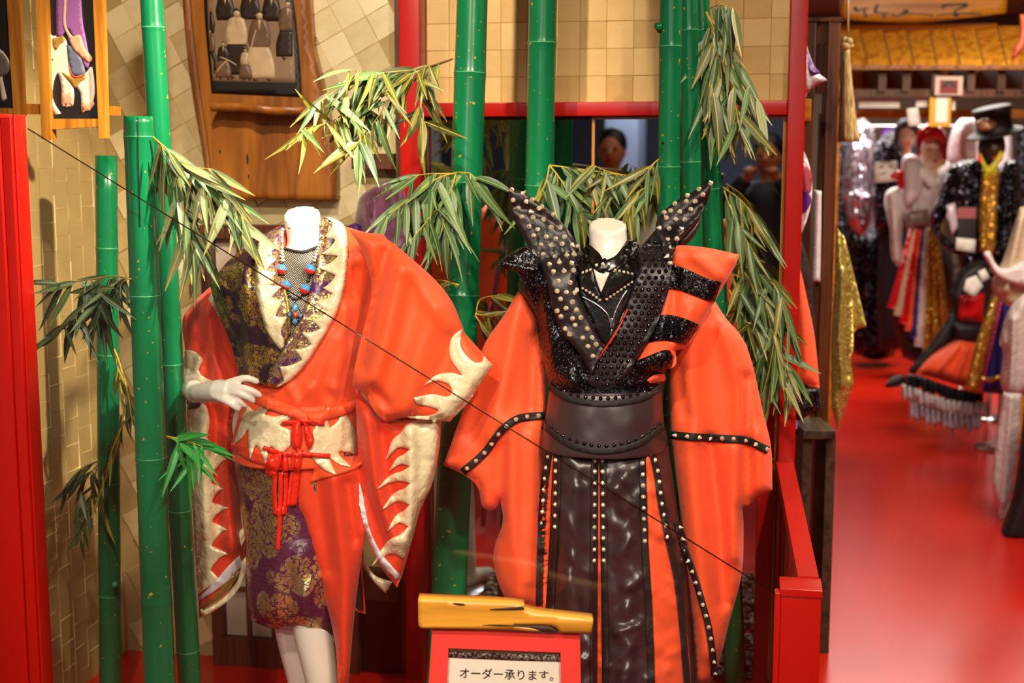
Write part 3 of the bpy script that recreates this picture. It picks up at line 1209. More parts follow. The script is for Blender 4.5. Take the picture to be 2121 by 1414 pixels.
FL1 = P(626, 1640, 3.2)
man1 = thing('mannequin', 'headless glossy white mannequin with a hand on the hip, wearing the cream flame costume', 'mannequin', (FL1.x, FL1.y, 0))
torso = loft([(441, 588, 664, 3.2, .044, .42), (462, 588, 664, 3.2, .044, .36), (486, 594, 668, 3.195, .046, .2), (512, 592, 672, 3.19, .055, 0), (535, 560, 700, 3.19, .07, 0), (570, 500, 752, 3.2, .082, 0),
              (650, 508, 742, 3.2, .09, 0), (740, 545, 715, 3.2, .08, 0), (830, 550, 712, 3.2, .08, 0), (930, 535, 715, 3.2, .075, 0), (1030, 540, 710, 3.2, .07, 0), (1130, 550, 705, 3.2, .065, 0)], 32, 4)
legf = loft([(1050, 590, 710, 3.2, .065), (1200, 598, 696, 3.19, .06), (1300, 606, 690, 3.18, .052), (1414, 633, 701, 3.18, .05), (1480, 640, 706, 3.19, .05), (1560, 662, 712, 3.19, .035), (1625, 668, 708, 3.18, .03)], 20, 4)
legb = loft([(1050, 540, 640, 3.24, .06), (1200, 556, 640, 3.26, .055), (1310, 571, 648, 3.28, .06), (1414, 597, 655, 3.29, .052), (1480, 604, 660, 3.3, .052), (1570, 622, 664, 3.3, .032), (1618, 626, 662, 3.3, .03)], 20, 4)


def foot(c, dx, dy):
    d = Vector((dx, dy, 0)).normalized()
    return tube([c - d * .05 + Vector((0, 0, .03)), c + Vector((0, 0, .04)), c + d * .06 + Vector((0, 0, .03)), c + d * .13 + Vector((0, 0, .018)), c + d * .16 + Vector((0, 0, .014))], [.022, .034, .03, .026, .01], 12)


ff, fb = P(688, 1640, 3.18), P(644, 1630, 3.3)
feet = [foot(Vector((ff.x, ff.y, 0)), .25, -1), foot(Vector((fb.x, fb.y, 0)), -.3, -1)]
arm = tube(spline([P(480, 600, 3.25), P(436, 670, 3.345), P(402, 765, 3.345), P(396, 800, 3.27), P(405, 811, 3.17), P(425, 815, 3.07)], 5), [.038] * 6 + [.034] * 5 + [.032] * 5 + [.028] * 5 + [.023] * 5, 14)
HY = 3.0
palm = tube([P(412, 813, 3.09), P(432, 811, 3.05), P(455, 810, HY + .015), P(476, 811, HY), P(490, 812, HY)], [.021, .024, .028, .027, .014], 14)


def finger(pts, r):
    q = spline([P(x, y, Y) for x, y, Y in pts], 5)
    n_ = len(q)
    return tube(q, [r * (1.08 - .34 * i / n_) * (.55 if i == n_ - 1 else 1) for i in range(n_)], 10)


fing = [finger([(462, 798, HY), (488, 788, HY - .006), (512, 783, HY - .01), (537, 792, HY - .004)], .0098),
        finger([(470, 806, HY - .008), (496, 803, HY - .022), (521, 809, HY - .026), (542, 821, HY - .016)], .0098),
        finger([(470, 812, HY - .008), (492, 813, HY - .024), (511, 821, HY - .028), (528, 833, HY - .016)], .0095),
        finger([(466, 818, HY - .004), (482, 822, HY - .018), (498, 832, HY - .022), (511, 843, HY - .01)], .0082),
        finger([(444, 818, HY), (466, 828, HY - .02), (482, 838, HY - .026), (497, 850, HY - .018)], .0098)]
remeshed('body', add(torso, legf, legb, *feet), MT['white_gloss'], man1, .006, 4)
remeshed('arm', add(arm, palm, *fing), MT['white_gloss'], man1, .0032, 3)
base_m = lathe([(.13, 0), (.13, .006), (.12, .01)], (FL1.x + .03, FL1.y + .03, 0), 28)
obj('base_plate', base_m, MT['silver'], man1)

B1 = Body()
B1.put(torso)
cos1 = thing('kimono_costume', 'orange kimono costume with cream flames and gold brocade, worn by the left mannequin', 'costume', (FL1.x, FL1.y - .02, .3))
bod = B1.put(inflate([(588, 470), (560, 478), (530, 497), (475, 540), (436, 590, 1), (455, 650), (478, 700), (495, 750), (505, 800), (500, 900, 1), (640, 905), (738, 900, 1), (742, 850), (745, 800), (756, 770), (778, 640), (800, 560), (800, 492), (760, 482), (720, 470), (680, 455, 1), (668, 500), (630, 560), (600, 520)],
                     3.2, .105, 120, 9, folds=[([(720, 640), (705, 740), (690, 800)], .014, 14), ([(690, 700), (660, 780), (640, 850)], .01, 14), ([(735, 560), (728, 700)], -.012, 12), ([(640, 800), (610, 845)], .01, 10), ([(600, 800), (620, 850)], .008, 8), ([(700, 800), (680, 850)], .008, 8), ([(790, 520), (760, 640), (745, 760)], -.02, 14)]))
obj('bodice', bod, MT['orange'], cos1)
sk = B1.put(inflate([(481, 905, 1), (490, 990), (501, 1060), (508, 1130), (513, 1240), (520, 1286, 1), (560, 1300), (610, 1306), (692, 1323, 1), (712, 1200), (735, 1000), (741, 905, 1)], 3.2, .105, 95, 10,
                    folds=[([(575, 960), (572, 1290)], .012, 22), ([(530, 1000), (540, 1290)], -.006, 18), ([(620, 1150), (640, 1300)], .014, 22), ([(655, 1200), (600, 1290)], .01, 14)]))
obj('brocade_skirt', sk, MT['brocade'], cos1, label='purple pencil skirt woven with gold flowers')
pan = B1.put(inflate([(604, 945, 1), (742, 955, 1), (752, 1030), (757, 1100), (750, 1150), (738, 1240), (729, 1330), (722, 1420), (716, 1500, 1), (702, 1500, 1), (700, 1420), (696, 1350), (687, 1295), (665, 1210), (645, 1150), (625, 1085), (609, 1050, 1)], 3.12, .035, 30, 9,
                     folds=[([(690, 990), (715, 1200), (712, 1400)], .014, 16), ([(720, 1000), (735, 1120)], -.012, 10), ([(650, 980), (680, 1180)], -.008, 14)]))
obj('front_panel', pan, MT['orange_deep'], cos1, label='plain orange wrap panel falling over the brocade skirt')
obj('back_panel', inflate([(726, 1160, 1), (746, 1150, 1), (757, 1262), (754, 1272, 1), (727, 1258, 1)], 3.3, .012, 10, 8), MT['black_satin'], cos1)
obj('back_hem', inflate([(728, 1250, 1), (752, 1262), (744, 1160, 1), (749, 1160, 1), (758, 1272, 1), (727, 1262, 1)], 3.285, .004, 4, 5), MT['orange'], cos1)

# sash round the waist
obi = B1.put(loft([(826, 500, 738, 3.2, .115), (860, 494, 737, 3.2, .122), (905, 484, 740, 3.2, .128), (932, 484, 742, 3.2, .13), (948, 485, 742, 3.2, .129)], 40, 4,
                  wav=lambda a, t: .012 * math.sin(a * 9 + t * 3) + .008 * math.sin(a * 17)))
ob = obj('obi', obi, MT['orange'], cos1)
obj('obi_point', drape(B1, [(655, 955, 1), (745, 942, 1), (742, 968), (642, 999, 1)], .004, 7, .002), MT['orange'], ob)
obj('obi_point', drape(B1, [(478, 915, 1), (520, 930), (560, 945), (563, 965, 1), (520, 955), (490, 938), (478, 930, 1)], .004, 6, .002), MT['orange_deep'], ob)
for pl in ([(512, 838, 1), (530, 850), (556, 820, 1), (562, 838), (548, 858, 1), (575, 862), (607, 849, 1), (604, 866), (580, 880), (602, 892), (603, 920), (580, 938), (560, 925), (551, 966, 1), (540, 935), (530, 922), (518, 952, 1), (514, 918), (513, 890), (502, 906), (482, 924, 1), (492, 893), (500, 870)],
           [(660, 864, 1), (668, 852), (682, 843, 1), (676, 858), (683, 886, 1), (702, 868), (712, 836, 1), (719, 860), (733, 886), (738, 918), (738, 944, 1), (724, 937), (702, 936), (712, 950), (728, 967, 1), (705, 962), (684, 950), (690, 968), (698, 983, 1), (675, 975), (652, 955), (640, 930), (645, 900), (655, 880)]):
    obj('flame_patch', drape(B1, pl, .003, 5, .002, .004, 8), MT['cream'], ob, label='cream flame patch')
for ln, w in (([(505, 806), (545, 830), (600, 850), (642, 868)], 24), ([(742, 838), (700, 852), (640, 868)], 22)):
    obj('sash_fold', band(B1, ln, w, .004, 6, .003, puff=.006), MT['orange'], ob)
rb = MT['ribbon']
bw = obj('cord', add(band(B1, [(585, 876), (625, 874), (672, 877)], 9, .004, 5, .003), band(B1, [(545, 926), (580, 938), (620, 940), (684, 944)], 9, .004, 5, .003)), rb, cos1, label='thin shiny red cords tied round the sash')
for i, pl in enumerate(([(622, 872, 1), (606, 880), (602, 905), (606, 926), (620, 930), (626, 905)], [(628, 872, 1), (640, 882), (650, 905), (646, 926), (638, 928), (630, 900)],
                        [(584, 938, 1), (562, 943), (549, 962), (550, 982), (566, 988), (582, 962)], [(588, 938, 1), (596, 950), (598, 975), (592, 988), (584, 978), (584, 955)])):
    obj('bow_loop', drape(B1, pl, .006, 5, .002, .012, 12), rb, bw)
for ln, w in (([(570, 978), (568, 1020), (572, 1066)], 10), ([(582, 978), (580, 1060), (575, 1138)], 9), ([(592, 980), (592, 1030), (588, 1066)], 10), ([(612, 935), (606, 1000), (602, 1048)], 15), ([(622, 930), (617, 960), (608, 1046)], 13)):
    obj('ribbon_tail', band(B1, ln, w, .006, 5, .002), rb, bw)

# fishnet, brocade half, lapels
fn = M('fishnet', '#d8c9b0', .5)
vs = []
for rot in (R(38), R(-52)):
    w_ = fn.n('ShaderNodeTexWave', wave_type='BANDS', Scale=78.0)
    fn.ln(fn.co((1, 1, 1), (0, rot, 0)), w_.inputs['Vector'])
    vs.append(fn.ramp(w_.outputs[1], [(.42, 1.0), (.6, 0.0)]))
ad = fn.n('ShaderNodeMath', operation='MAXIMUM')
fn.ln(vs[0], ad.inputs[0])
fn.ln(vs[1], ad.inputs[1])
mx = fn.n('ShaderNodeMix', data_type='RGBA')
fn.ln(ad.outputs[0], mx.inputs[0])
mx.inputs[6].default_value = lin('#d8c9b0')
mx.inputs[7].default_value = lin('#17120f')
fn.base(mx.outputs[2])
fish = obj('fishnet_top', drape(B1, [(583, 512, 1), (600, 518), (626, 522), (652, 514), (664, 506, 1), (668, 560), (650, 620), (615, 700), (596, 705), (588, 640), (580, 570)], .003, 6, .001), fn.m, cos1, label='black fishnet over pale cloth filling the neckline')
obj('neck_trim', band(B1, [(584, 512), (600, 517), (626, 521), (652, 513), (664, 506)], 5, .003, 4, .001), MT['black_matte'], fish)
bro = drape(B1, [(588, 470, 1), (560, 476), (528, 497), (472, 541), (434, 590, 1), (452, 650), (476, 706), (492, 760), (502, 784), (548, 802, 1), (580, 792), (600, 720), (585, 640), (576, 560)], .006, 7, .003, .008, 14,
            folds=[([(505, 560), (520, 700), (530, 790)], .008, 10), ([(470, 580), (500, 700)], -.006, 8), ([(545, 620), (560, 760)], .006, 9)])
obj('brocade_half', bro, MT['gold_brocade'], cos1, label='gold brocade half of the bodice over one shoulder')
lpl = [(586, 468, 1), (560, 478), (533, 505), (529, 566), (533, 612), (547, 669), (566, 705), (583, 726, 1), (596, 690), (599, 640), (588, 598), (579, 560), (580, 520)]
ll = obj('lapel', drape(B1, lpl, .006, 6, .003, .004, 8), MT['lapel_brocade'], cos1)
obj('flame_band', drape(B1, [(583, 727, 1), (565, 706), (546, 670), (532, 612), (528, 566), (532, 508), (548, 490, 1)] + flames([(556, 500), (552, 560), (560, 620), (582, 690)], [2, 2, 2], 24, -.6) + [(590, 712)], .003, 4, .002, .002, 5), MT['cream'], ll, label='cream lame band cut in flames')
obj('piping', tube([CAM + (B1.hit(x, y)[1]) * (B1.hit(x, y)[0][2] - .003) for x, y in along([(584, 500), (580, 550), (588, 598), (597, 640), (599, 700)], 8) if B1.hit(x, y)[0]], .004, 6), MT['gold_lame'], ll)
lpr = [(664, 470, 1), (672, 450), (690, 453), (712, 468), (719, 500), (719, 540), (709, 612), (681, 678), (639, 745), (604, 785), (568, 804), (551, 792, 1), (574, 744), (597, 704), (632, 632), (654, 552), (662, 500)]
lr = obj('lapel', drape(B1, lpr, .007, 6, .004, .006, 10), MT['lapel_brocade'], cos1)
obj('flame_band', drape(B1, [(672, 449, 1), (690, 452), (713, 467), (720, 500), (720, 540), (710, 613), (682, 679), (640, 746), (604, 787), (568, 805, 1)] + flames([(588, 788), (626, 745), (664, 680), (690, 610), (700, 530), (690, 462)], [1, 2, 2, 2, 2], 30, -.8), .003, 4, .002, .003, 5), MT['cream'], lr, label='cream lame band cut in flames')

# sleeves
slr = B1.put(inflate([(724, 476, 1), (765, 484), (800, 494), (850, 533), (900, 578), (935, 622), (955, 668), (963, 690, 1), (1023, 756, 1), (985, 812), (931, 874, 1), (880, 868), (845, 864), (800, 873, 1), (775, 850), (755, 818), (730, 800, 1), (733, 770), (748, 700), (770, 600), (750, 520)], 3.07, .045, 28, 9,
                     folds=[([(800, 520), (770, 640), (748, 760)], -.02, 12), ([(830, 560), (800, 700), (770, 790)], .02, 22), ([(900, 640), (860, 760), (840, 850)], .014, 26), ([(940, 700), (900, 800), (870, 850)], -.012, 18), ([(770, 800), (800, 840)], -.015, 10), ([(850, 560), (930, 680)], .008, 16)]))
s1 = obj('sleeve', slr, MT['orange'], cos1)
obj('flame_patch', drape(B1, [(959, 680, 1), (940, 694), (932, 710), (932, 738), (941, 756), (958, 778, 1), (936, 772), (905, 776), (879, 797, 1), (905, 789), (930, 797), (936, 812), (926, 821), (895, 816), (857, 823, 1), (864, 836), (890, 842), (908, 850), (890, 860), (844, 861, 1), (850, 866), (931, 873, 1), (972, 830), (1021, 756, 1), (1002, 735, 1), (998, 749), (980, 748), (956, 722), (955, 698)], .003, 5, .002, .003, 6), MT['cream'], s1, label='cream lame flame at the cuff')
low = B1.put(inflate([(735, 800, 1), (765, 835), (800, 868), (914, 868, 1), (910, 930), (896, 1000), (871, 1055), (856, 1110), (832, 1195, 1), (829, 1200), (822, 1217, 1), (780, 1160), (757, 1100), (746, 1040), (744, 990, 1), (740, 900)], 3.12, .04, 24, 8,
                     folds=[([(760, 860), (780, 1000), (820, 1120)], .018, 16), ([(790, 890), (800, 990), (826, 1080)], -.014, 12), ([(850, 880), (850, 1000), (845, 1120)], .014, 14), ([(745, 900), (758, 1020), (800, 1150)], -.018, 9)]))
s2 = obj('sleeve_drop', low, MT['orange_deep'], cos1)
obj('flame_patch', drape(B1, [(914, 869, 1), (908, 930), (895, 1000), (870, 1055), (855, 1110), (836, 1160, 1)] + flames([(838, 1158), (846, 1090), (850, 1000), (848, 930), (840, 880)], [1, 2, 2, 1], 56, .9) + [(860, 871, 1)], .003, 5, .002, .004, 7), MT['cream'], s2, label='cream lame flames down the sleeve edge')
obj('stripe', drape(B1, [(744, 1000, 1), (750, 1015), (764, 1090), (790, 1145), (831, 1193, 1), (824, 1203, 1), (783, 1160), (757, 1100), (744, 1045, 1)], .003, 5, .002), MT['white_satin'], s2, label='white satin stripe')
obj('hem_band', inflate([(748, 1158, 1), (754, 1157), (775, 1190), (813, 1205, 1), (799, 1229, 1), (775, 1205), (758, 1180)], 3.2, .008, 8, 6), MT['cream'], s2)

sll = B1.put(inflate([(440, 590, 1), (412, 615), (382, 652), (377, 680), (383, 720), (386, 770), (388, 850), (392, 950), (401, 1080), (408, 1190), (413, 1278, 1), (428, 1270), (470, 1240), (504, 1186, 1), (508, 1120), (500, 1080), (497, 1000), (488, 930), (482, 870), (506, 805), (506, 755), (494, 700), (474, 645)], 3.33, .06, 40, 9,
                     folds=[([(430, 640), (440, 740), (460, 800)], .02, 16), ([(405, 650), (430, 760)], -.012, 12), ([(470, 840), (470, 1000), (480, 1130)], .025, 14), ([(450, 850), (452, 1000), (455, 1100)], -.014, 10), ([(420, 900), (425, 1100)], .012, 12)]))
s3 = obj('sleeve', sll, MT['orange_deep'], cos1)
obj('flame_patch', drape(B1, [(382, 724, 1), (404, 728), (420, 745), (412, 764), (420, 778), (444, 790, 1), (442, 806), (415, 808), (400, 815), (392, 830), (386, 838, 1)], .003, 5, .002, .003, 6), MT['cream'], s3, label='cream flame patch beside the hand')
obj('flame_patch', drape(B1, [(386, 842, 1), (398, 836), (425, 838), (434, 870), (430, 905, 1), (443, 930, 1)] + flames([(434, 930), (438, 1000), (440, 1080), (436, 1180), (416, 1228)], [1, 2, 2, 1], 30, -.9) + [(410, 1236, 1), (406, 1180), (400, 1080), (391, 950)], .003, 5, .002, .004, 7), MT['cream'], s3, label='cream lame flames down the sleeve edge')
obj('lining', drape(B1, [(388, 838, 1), (398, 816), (412, 808), (420, 828), (412, 842), (390, 848, 1)], .004, 4, .002), MT['black_satin'], s3)
obj('stripe', drape(B1, [(410, 1238, 1), (440, 1210), (470, 1175), (496, 1150, 1), (503, 1168, 1), (470, 1205), (412, 1246, 1)], .003, 5, .002), MT['white_satin'], s3, label='white satin stripe')
obj('gold_band', drape(B1, [(412, 1256, 1), (440, 1236), (474, 1200), (500, 1178, 1), (502, 1190, 1), (474, 1222), (440, 1256), (414, 1266, 1)], .003, 5, .002), MT['gold_lame'], s3)
obj('hem_band', inflate([(414, 1262, 1), (450, 1245), (490, 1205), (500, 1165), (512, 1150, 1), (514, 1172), (500, 1210), (470, 1246), (420, 1281, 1)], 3.3, .012, 10, 6), MT['cream'], s3)
obj('hem_band', inflate([(468, 1130, 1), (490, 1105), (506, 1090, 1), (512, 1104), (490, 1150, 1), (478, 1150)], 3.29, .01, 10, 6), MT['cream'], s3)

# necklace
hk, _ = B1.hit(611, 652)
nk = thing('necklace', 'bead necklace with red and blue balls and a dark pendant, hanging in the fishnet neckline', 'necklace', hk[0])
bd = plain('grey_stone_bead', '#b9aca0', .35, var=.3, vs=60)
dk = plain('dark_stone_bead', '#2c2723', .35, var=.3, vs=60)
tw_ = M('red_blue_bead', '#c8321e', .12, spec=.7)
t_ = tw_.n('ShaderNodeTexCoord')
s_ = tw_.n('ShaderNodeSeparateXYZ')
tw_.ln(t_.outputs['Object'], s_.inputs[0])
wv = tw_.n('ShaderNodeMath', operation='ADD')
tw_.ln(s_.outputs[0], wv.inputs[0])
tw_.ln(s_.outputs[2], wv.inputs[1])
tw_.base(tw_.ramp(wv.outputs[0], [(.0, '#c8321e'), (.12, '#3f86c4')], 'CONSTANT'))
mb = make_mesh('bead', *ball((0, 0, 0), 1, 12, 8, (1, 1, .8)), bd)
mdk = make_mesh('bead', *ball((0, 0, 0), 1, 12, 8, (1, 1, .8)), dk)
mrb = make_mesh('ball_bead', *ball((0, 0, 0), 1, 20, 12), tw_.m)


def bead(me, name, x, y, r, lift=.6):
    h, d = B1.hit(x, y)
    if not h:
        h, d = B1.hit(x + (12 if x < 620 else -12), y)
    if not h:
        return
    inst(name, me, nk, h[0] - d * r * lift, Quaternion((0, 1, 0), rl.uniform(-.5, .5)), r)


for ln in ([(588, 466), (583, 490), (585, 540)], [(664, 500), (657, 520), (650, 543)]):
    for x, y in along(ln, 6.4):
        bead(mb, 'bead', x, y, .0052)
for ln in ([(583, 540), (582, 548)], [(583, 570), (588, 580)], [(594, 603), (600, 613), (611, 620), (622, 616), (628, 610)], [(641, 570), (636, 588)], [(648, 546), (644, 549)]):
    for x, y in along(ln, 8):
        bead(mdk, 'bead', x, y, .0046)
for x, y in ((582.5, 558), (591, 591.5), (642, 558), (631.5, 599)):
    bead(mrb, 'ball_bead', x, y, .0125, .8)
pd = obj('pendant', drape(B1, [(611, 624, 1), (627, 652, 1), (611, 676, 1), (594, 652, 1)], .006, 5, .004), plain('black_enamel', '#0d0c10', .25, var=0), nk)
for pl, c in (([(611, 627), (617, 636), (613, 644), (607, 643), (605, 635)], 0), ([(611, 659), (616, 667), (611, 674), (605, 667)], 0), ([(596, 652), (602, 646), (604, 653), (601, 658)], 0), ([(618, 652), (624, 648), (625, 655), (620, 658)], 0), ([(612, 645), (619, 652), (612, 659), (605, 652)], 1)):
    obj('inlay', drape(B1, pl, .002, 3, .002, .001, 3, keep=False), plain('red_enamel' if c else 'blue_enamel', '#b53222' if c else '#4f93c0', .2, var=0), pd)

# ================================================================== right costume
FL2 = P(1262, 1640, 3.16)
man2 = thing('mannequin', 'headless white mannequin with a round cut neck, wearing the black studded costume', 'mannequin', (FL2.x, FL2.y, 0))
neck = loft([(464, 1219, 1298, 3.14, .045, .34), (480, 1219, 1298, 3.14, .045, .3), (505, 1221, 1300, 3.135, .047, .15), (530, 1222, 1302, 3.13, .052, 0), (560, 1190, 1330, 3.13, .065, 0), (600, 1150, 1372, 3.14, .075, 0),
             (690, 1150, 1372, 3.14, .082, 0), (800, 1165, 1350, 3.14, .075, 0), (900, 1145, 1365, 3.14, .08, 0), (1000, 1142, 1370, 3.14, .085, 0), (1100, 1150, 1366, 3.14, .08, 0)], 32, 4)
legs = [loft([(1050, a, a + 105, 3.17, .07), (1200, a + 6, a + 96, 3.18, .065), (1350, a + 16, a + 86, 3.19, .055), (1480, a + 18, a + 86, 3.19, .052), (1570, a + 30, a + 76, 3.19, .035), (1640, a + 34, a + 72, 3.19, .03)], 18, 4) for a in (1146, 1260)]
remeshed('body', add(neck, *legs, foot(Vector((FL2.x - .06, FL2.y + .03, 0)), -.15, -1), foot(Vector((FL2.x + .07, FL2.y + .03, 0)), .2, -1)), MT['white_gloss'], man2, .006, 4)
obj('base_plate', lathe([(.14, 0), (.14, .006), (.13, .01)], (FL2.x, FL2.y + .03, 0), 28), MT['silver'], man2)

B2 = Body()
B2.put(neck)
cos2 = thing('stage_costume', 'black studded hakama stage costume with orange sleeves, worn by the right mannequin', 'costume', (FL2.x, FL2.y - .02, .3))
NE = MT['neon']
# orange under-robe sleeves
sl2 = B2.put(inflate([(1076, 598, 1), (1042, 655), (1000, 720), (962, 840), (918, 963, 1), (965, 986), (990, 1010), (1000, 1050), (1022, 1056), (1036, 1038, 1), (1041, 1080), (1022, 1155), (1050, 1242), (1116, 1262, 1), (1130, 1240), (1120, 1100), (1128, 960), (1132, 800), (1118, 700), (1110, 640)], 3.2, .04, 26, 9,
                     folds=[([(1075, 620), (1050, 760), (1020, 900)], .02, 22), ([(1105, 700), (1100, 850)], -.016, 12), ([(1060, 880), (1060, 1050), (1080, 1230)], .022, 24), ([(1100, 900), (1100, 1200)], .014, 14), ([(1040, 900), (1035, 1040)], -.014, 14), ([(1000, 760), (975, 900)], -.008, 16)]))
s4 = obj('sleeve', sl2, NE, cos2)
sr2 = B2.put(inflate([(1385, 700, 1), (1400, 655), (1430, 640), (1478, 618, 1), (1505, 660), (1535, 695), (1556, 745), (1580, 850), (1597, 925), (1600, 1015, 1), (1572, 1030), (1545, 1050), (1538, 1052, 1), (1540, 1100), (1536, 1190), (1510, 1290), (1490, 1370), (1470, 1412), (1440, 1420, 1), (1430, 1280), (1412, 1100), (1402, 1000), (1390, 900), (1386, 800)], 3.2, .045, 28, 9,
                     folds=[([(1500, 680), (1535, 800), (1540, 890)], .016, 20), ([(1440, 680), (1430, 800), (1440, 890)], .018, 24), ([(1545, 780), (1550, 1040)], -.02, 10), ([(1470, 910), (1490, 1080), (1500, 1250)], -.022, 12), ([(1430, 920), (1450, 1150), (1465, 1350)], .018, 20), ([(1520, 930), (1520, 1150)], .016, 16), ([(1405, 760), (1420, 860)], -.01, 12), ([(1570, 900), (1575, 1010)], .01, 14)]))
s5 = obj('sleeve', sr2, NE, cos2)
# body of the vest
vb = B2.put(inflate([(1205, 520), (1150, 530), (1105, 545), (1072, 585), (1088, 625), (1110, 660), (1118, 720), (1130, 770), (1138, 830), (1140, 905, 1), (1255, 915), (1372, 905, 1), (1374, 830), (1382, 770), (1392, 720), (1420, 650), (1440, 590), (1420, 530), (1380, 510), (1318, 515, 1), (1290, 560), (1262, 605), (1240, 590), (1220, 540)], 3.16, .1, 85, 8,
                    folds=[([(1130, 640), (1150, 760), (1200, 805)], .012, 14), ([(1110, 600), (1130, 720)], -.01, 8), ([(1170, 700), (1190, 790)], .008, 12)]))
vest = obj('sequin_bodice', vb, MT['sequin'], cos2, label='black sequin bodice')
obj('shoulder_flap', inflate([(1029, 544, 1), (1050, 528), (1075, 514), (1100, 510), (1120, 540), (1110, 600), (1092, 610), (1078, 580), (1070, 565), (1048, 558), (1034, 552)], 3.1, .02, 18, 7, folds=[([(1035, 545), (1110, 560)], .01, 6)]), MT['sequin'], vest)
# orange shoulder with sequin bars
sh2 = B2.put(inflate([(1388, 520, 1), (1405, 508), (1460, 512), (1500, 520), (1532, 527, 1), (1522, 552), (1500, 590), (1482, 622, 1), (1462, 655), (1425, 716), (1400, 725, 1), (1395, 760), (1330, 770), (1300, 762, 1), (1330, 725), (1356, 660), (1375, 600)], 3.08, .04, 24, 8,
                     folds=[([(1400, 560), (1390, 700)], -.014, 10), ([(1440, 530), (1490, 570)], .012, 14), ([(1430, 640), (1410, 690)], .01, 12)]))
so = obj('shoulder_piece', sh2, NE, cos2, label='orange pointed shoulder piece with black sequin bars')
for pl in ([(1392, 548, 1), (1420, 556), (1460, 574), (1494, 585, 1), (1480, 628, 1), (1440, 612), (1405, 600), (1378, 598, 1), (1384, 570)], [(1366, 652, 1), (1390, 652), (1420, 660), (1451, 674, 1), (1422, 715, 1), (1390, 706), (1360, 705), (1332, 712, 1), (1350, 685)]):
    obj('sequin_bar', drape(B2, pl, .003, 6, .003), MT['sequin'], so)
obj('lower_edge', drape(B2, [(1296, 756, 1), (1330, 742), (1380, 724), (1396, 738, 1), (1386, 770), (1350, 790), (1290, 806, 1), (1270, 800, 1)], .004, 6, .003, .006, 8), MT['sequin'], so)
obj('orange_knot', drape(B2, [(1340, 786, 1), (1356, 776), (1376, 775), (1378, 788), (1360, 792), (1345, 794)], .004, 5, .003, .01, 8), NE, so)

# leather shirt front, white chest and zip
lea = drape(B2, [(1204, 530, 1), (1222, 520), (1250, 560), (1264, 566), (1290, 540), (1312, 505), (1326, 520, 1), (1330, 560), (1318, 600), (1290, 650), (1275, 690), (1262, 715), (1245, 705), (1225, 660), (1202, 610), (1198, 570)], .004, 6, .003)
le = obj('leather_shirt', lea, MT['leather'], cos2, label='black leather biker shirt front with square studs')
obj('chest', drape(B2, [(1229, 556, 1), (1246, 566), (1264, 560, 1), (1256, 580), (1245, 606, 1), (1237, 585)], .003, 4, .001), MT['white_gloss'], le, label='bare white mannequin chest in the open collar')
for pl in ([(1219, 505, 1), (1228, 512), (1244, 528), (1250, 548), (1240, 563), (1222, 545), (1206, 540), (1205, 520)], [(1300, 496, 1), (1318, 500), (1324, 520), (1300, 545), (1264, 563), (1246, 550), (1252, 540), (1276, 528)]):
    obj('collar_leaf', drape(B2, pl, .003, 4, .002, .001, 8), MT['leather'], le)
obj('collar_tab', drape(B2, [(1240, 540, 1), (1254, 535), (1264, 550, 1), (1250, 566, 1), (1240, 556)], .003, 4, .003), MT['leather'], le)
for pl in ([(1198, 560, 1), (1226, 552), (1234, 580), (1246, 612), (1244, 626, 1), (1225, 618), (1200, 598, 1)], [(1248, 612, 1), (1262, 572), (1270, 556), (1318, 566, 1), (1314, 582), (1280, 604), (1252, 626, 1)]):
    obj('shirt_lapel', drape(B2, pl, .003, 5, .003, .003, 6), MT['leather'], le)
bs = bmesh.new()
sq = ([Vector(v) for v in ((-1, -1, 0), (1, -1, 0), (1, 1, 0), (-1, 1, 0), (-.45, -.45, .8), (.45, -.45, .8), (.45, .45, .8), (-.45, .45, .8))], [(0, 1, 5, 4), (1, 2, 6, 5), (2, 3, 7, 6), (3, 0, 4, 7), (4, 5, 6, 7)])
SQ = make_mesh('square_stud', *sq, MT['steel'], False)
SP = make_mesh('spike', *lathe([(1, 0), (1, .25), (.82, .4), (.12, 2.1), (.03, 2.2)], (0, 0, 0), 10), MT['steel'], True)
ST = make_mesh('stud', *lathe([(1, 0), (1, .3), (.8, .55), (.2, 1.25), (.05, 1.3)], (0, 0, 0), 10), MT['steel'], True)
BE_ = make_mesh('bead', *ball((0, 0, 0), 1, 8, 6, (1, 1, .75)), MT['jet'])
for ln, g in (([(1203, 566), (1230, 556)], 8.6), ([(1270, 558), (1314, 568)], 9), ([(1203, 595), (1222, 606), (1246, 624)], 8.6), ([(1253, 622), (1280, 604), (1312, 582)], 9)):
    for x, y in along(ln, g):
        pin(B2, 'square_stud', SQ, le, x, y, .0033)
for x, y in ((1252, 533), (1236, 549), (1248, 547), (1261, 547)):
    pin(B2, 'square_stud', SQ, le, x, y, .004)
obj('zip', add(band(B2, [(1205, 614), (1235, 630), (1258, 650), (1264, 670)], 4, .002, 4, .002, keep=False), band(B2, [(1300, 600), (1284, 625), (1272, 655), (1268, 690)], 4, .002, 4, .002, keep=False)), MT['silver'], le)
obj('zip_pull', add(band(B2, [(1269, 658), (1267, 680)], 9, .004, 4, .003, keep=False), band(B2, [(1267, 680), (1266, 700)], 4, .003, 4, .002, keep=False)), MT['silver'], le)

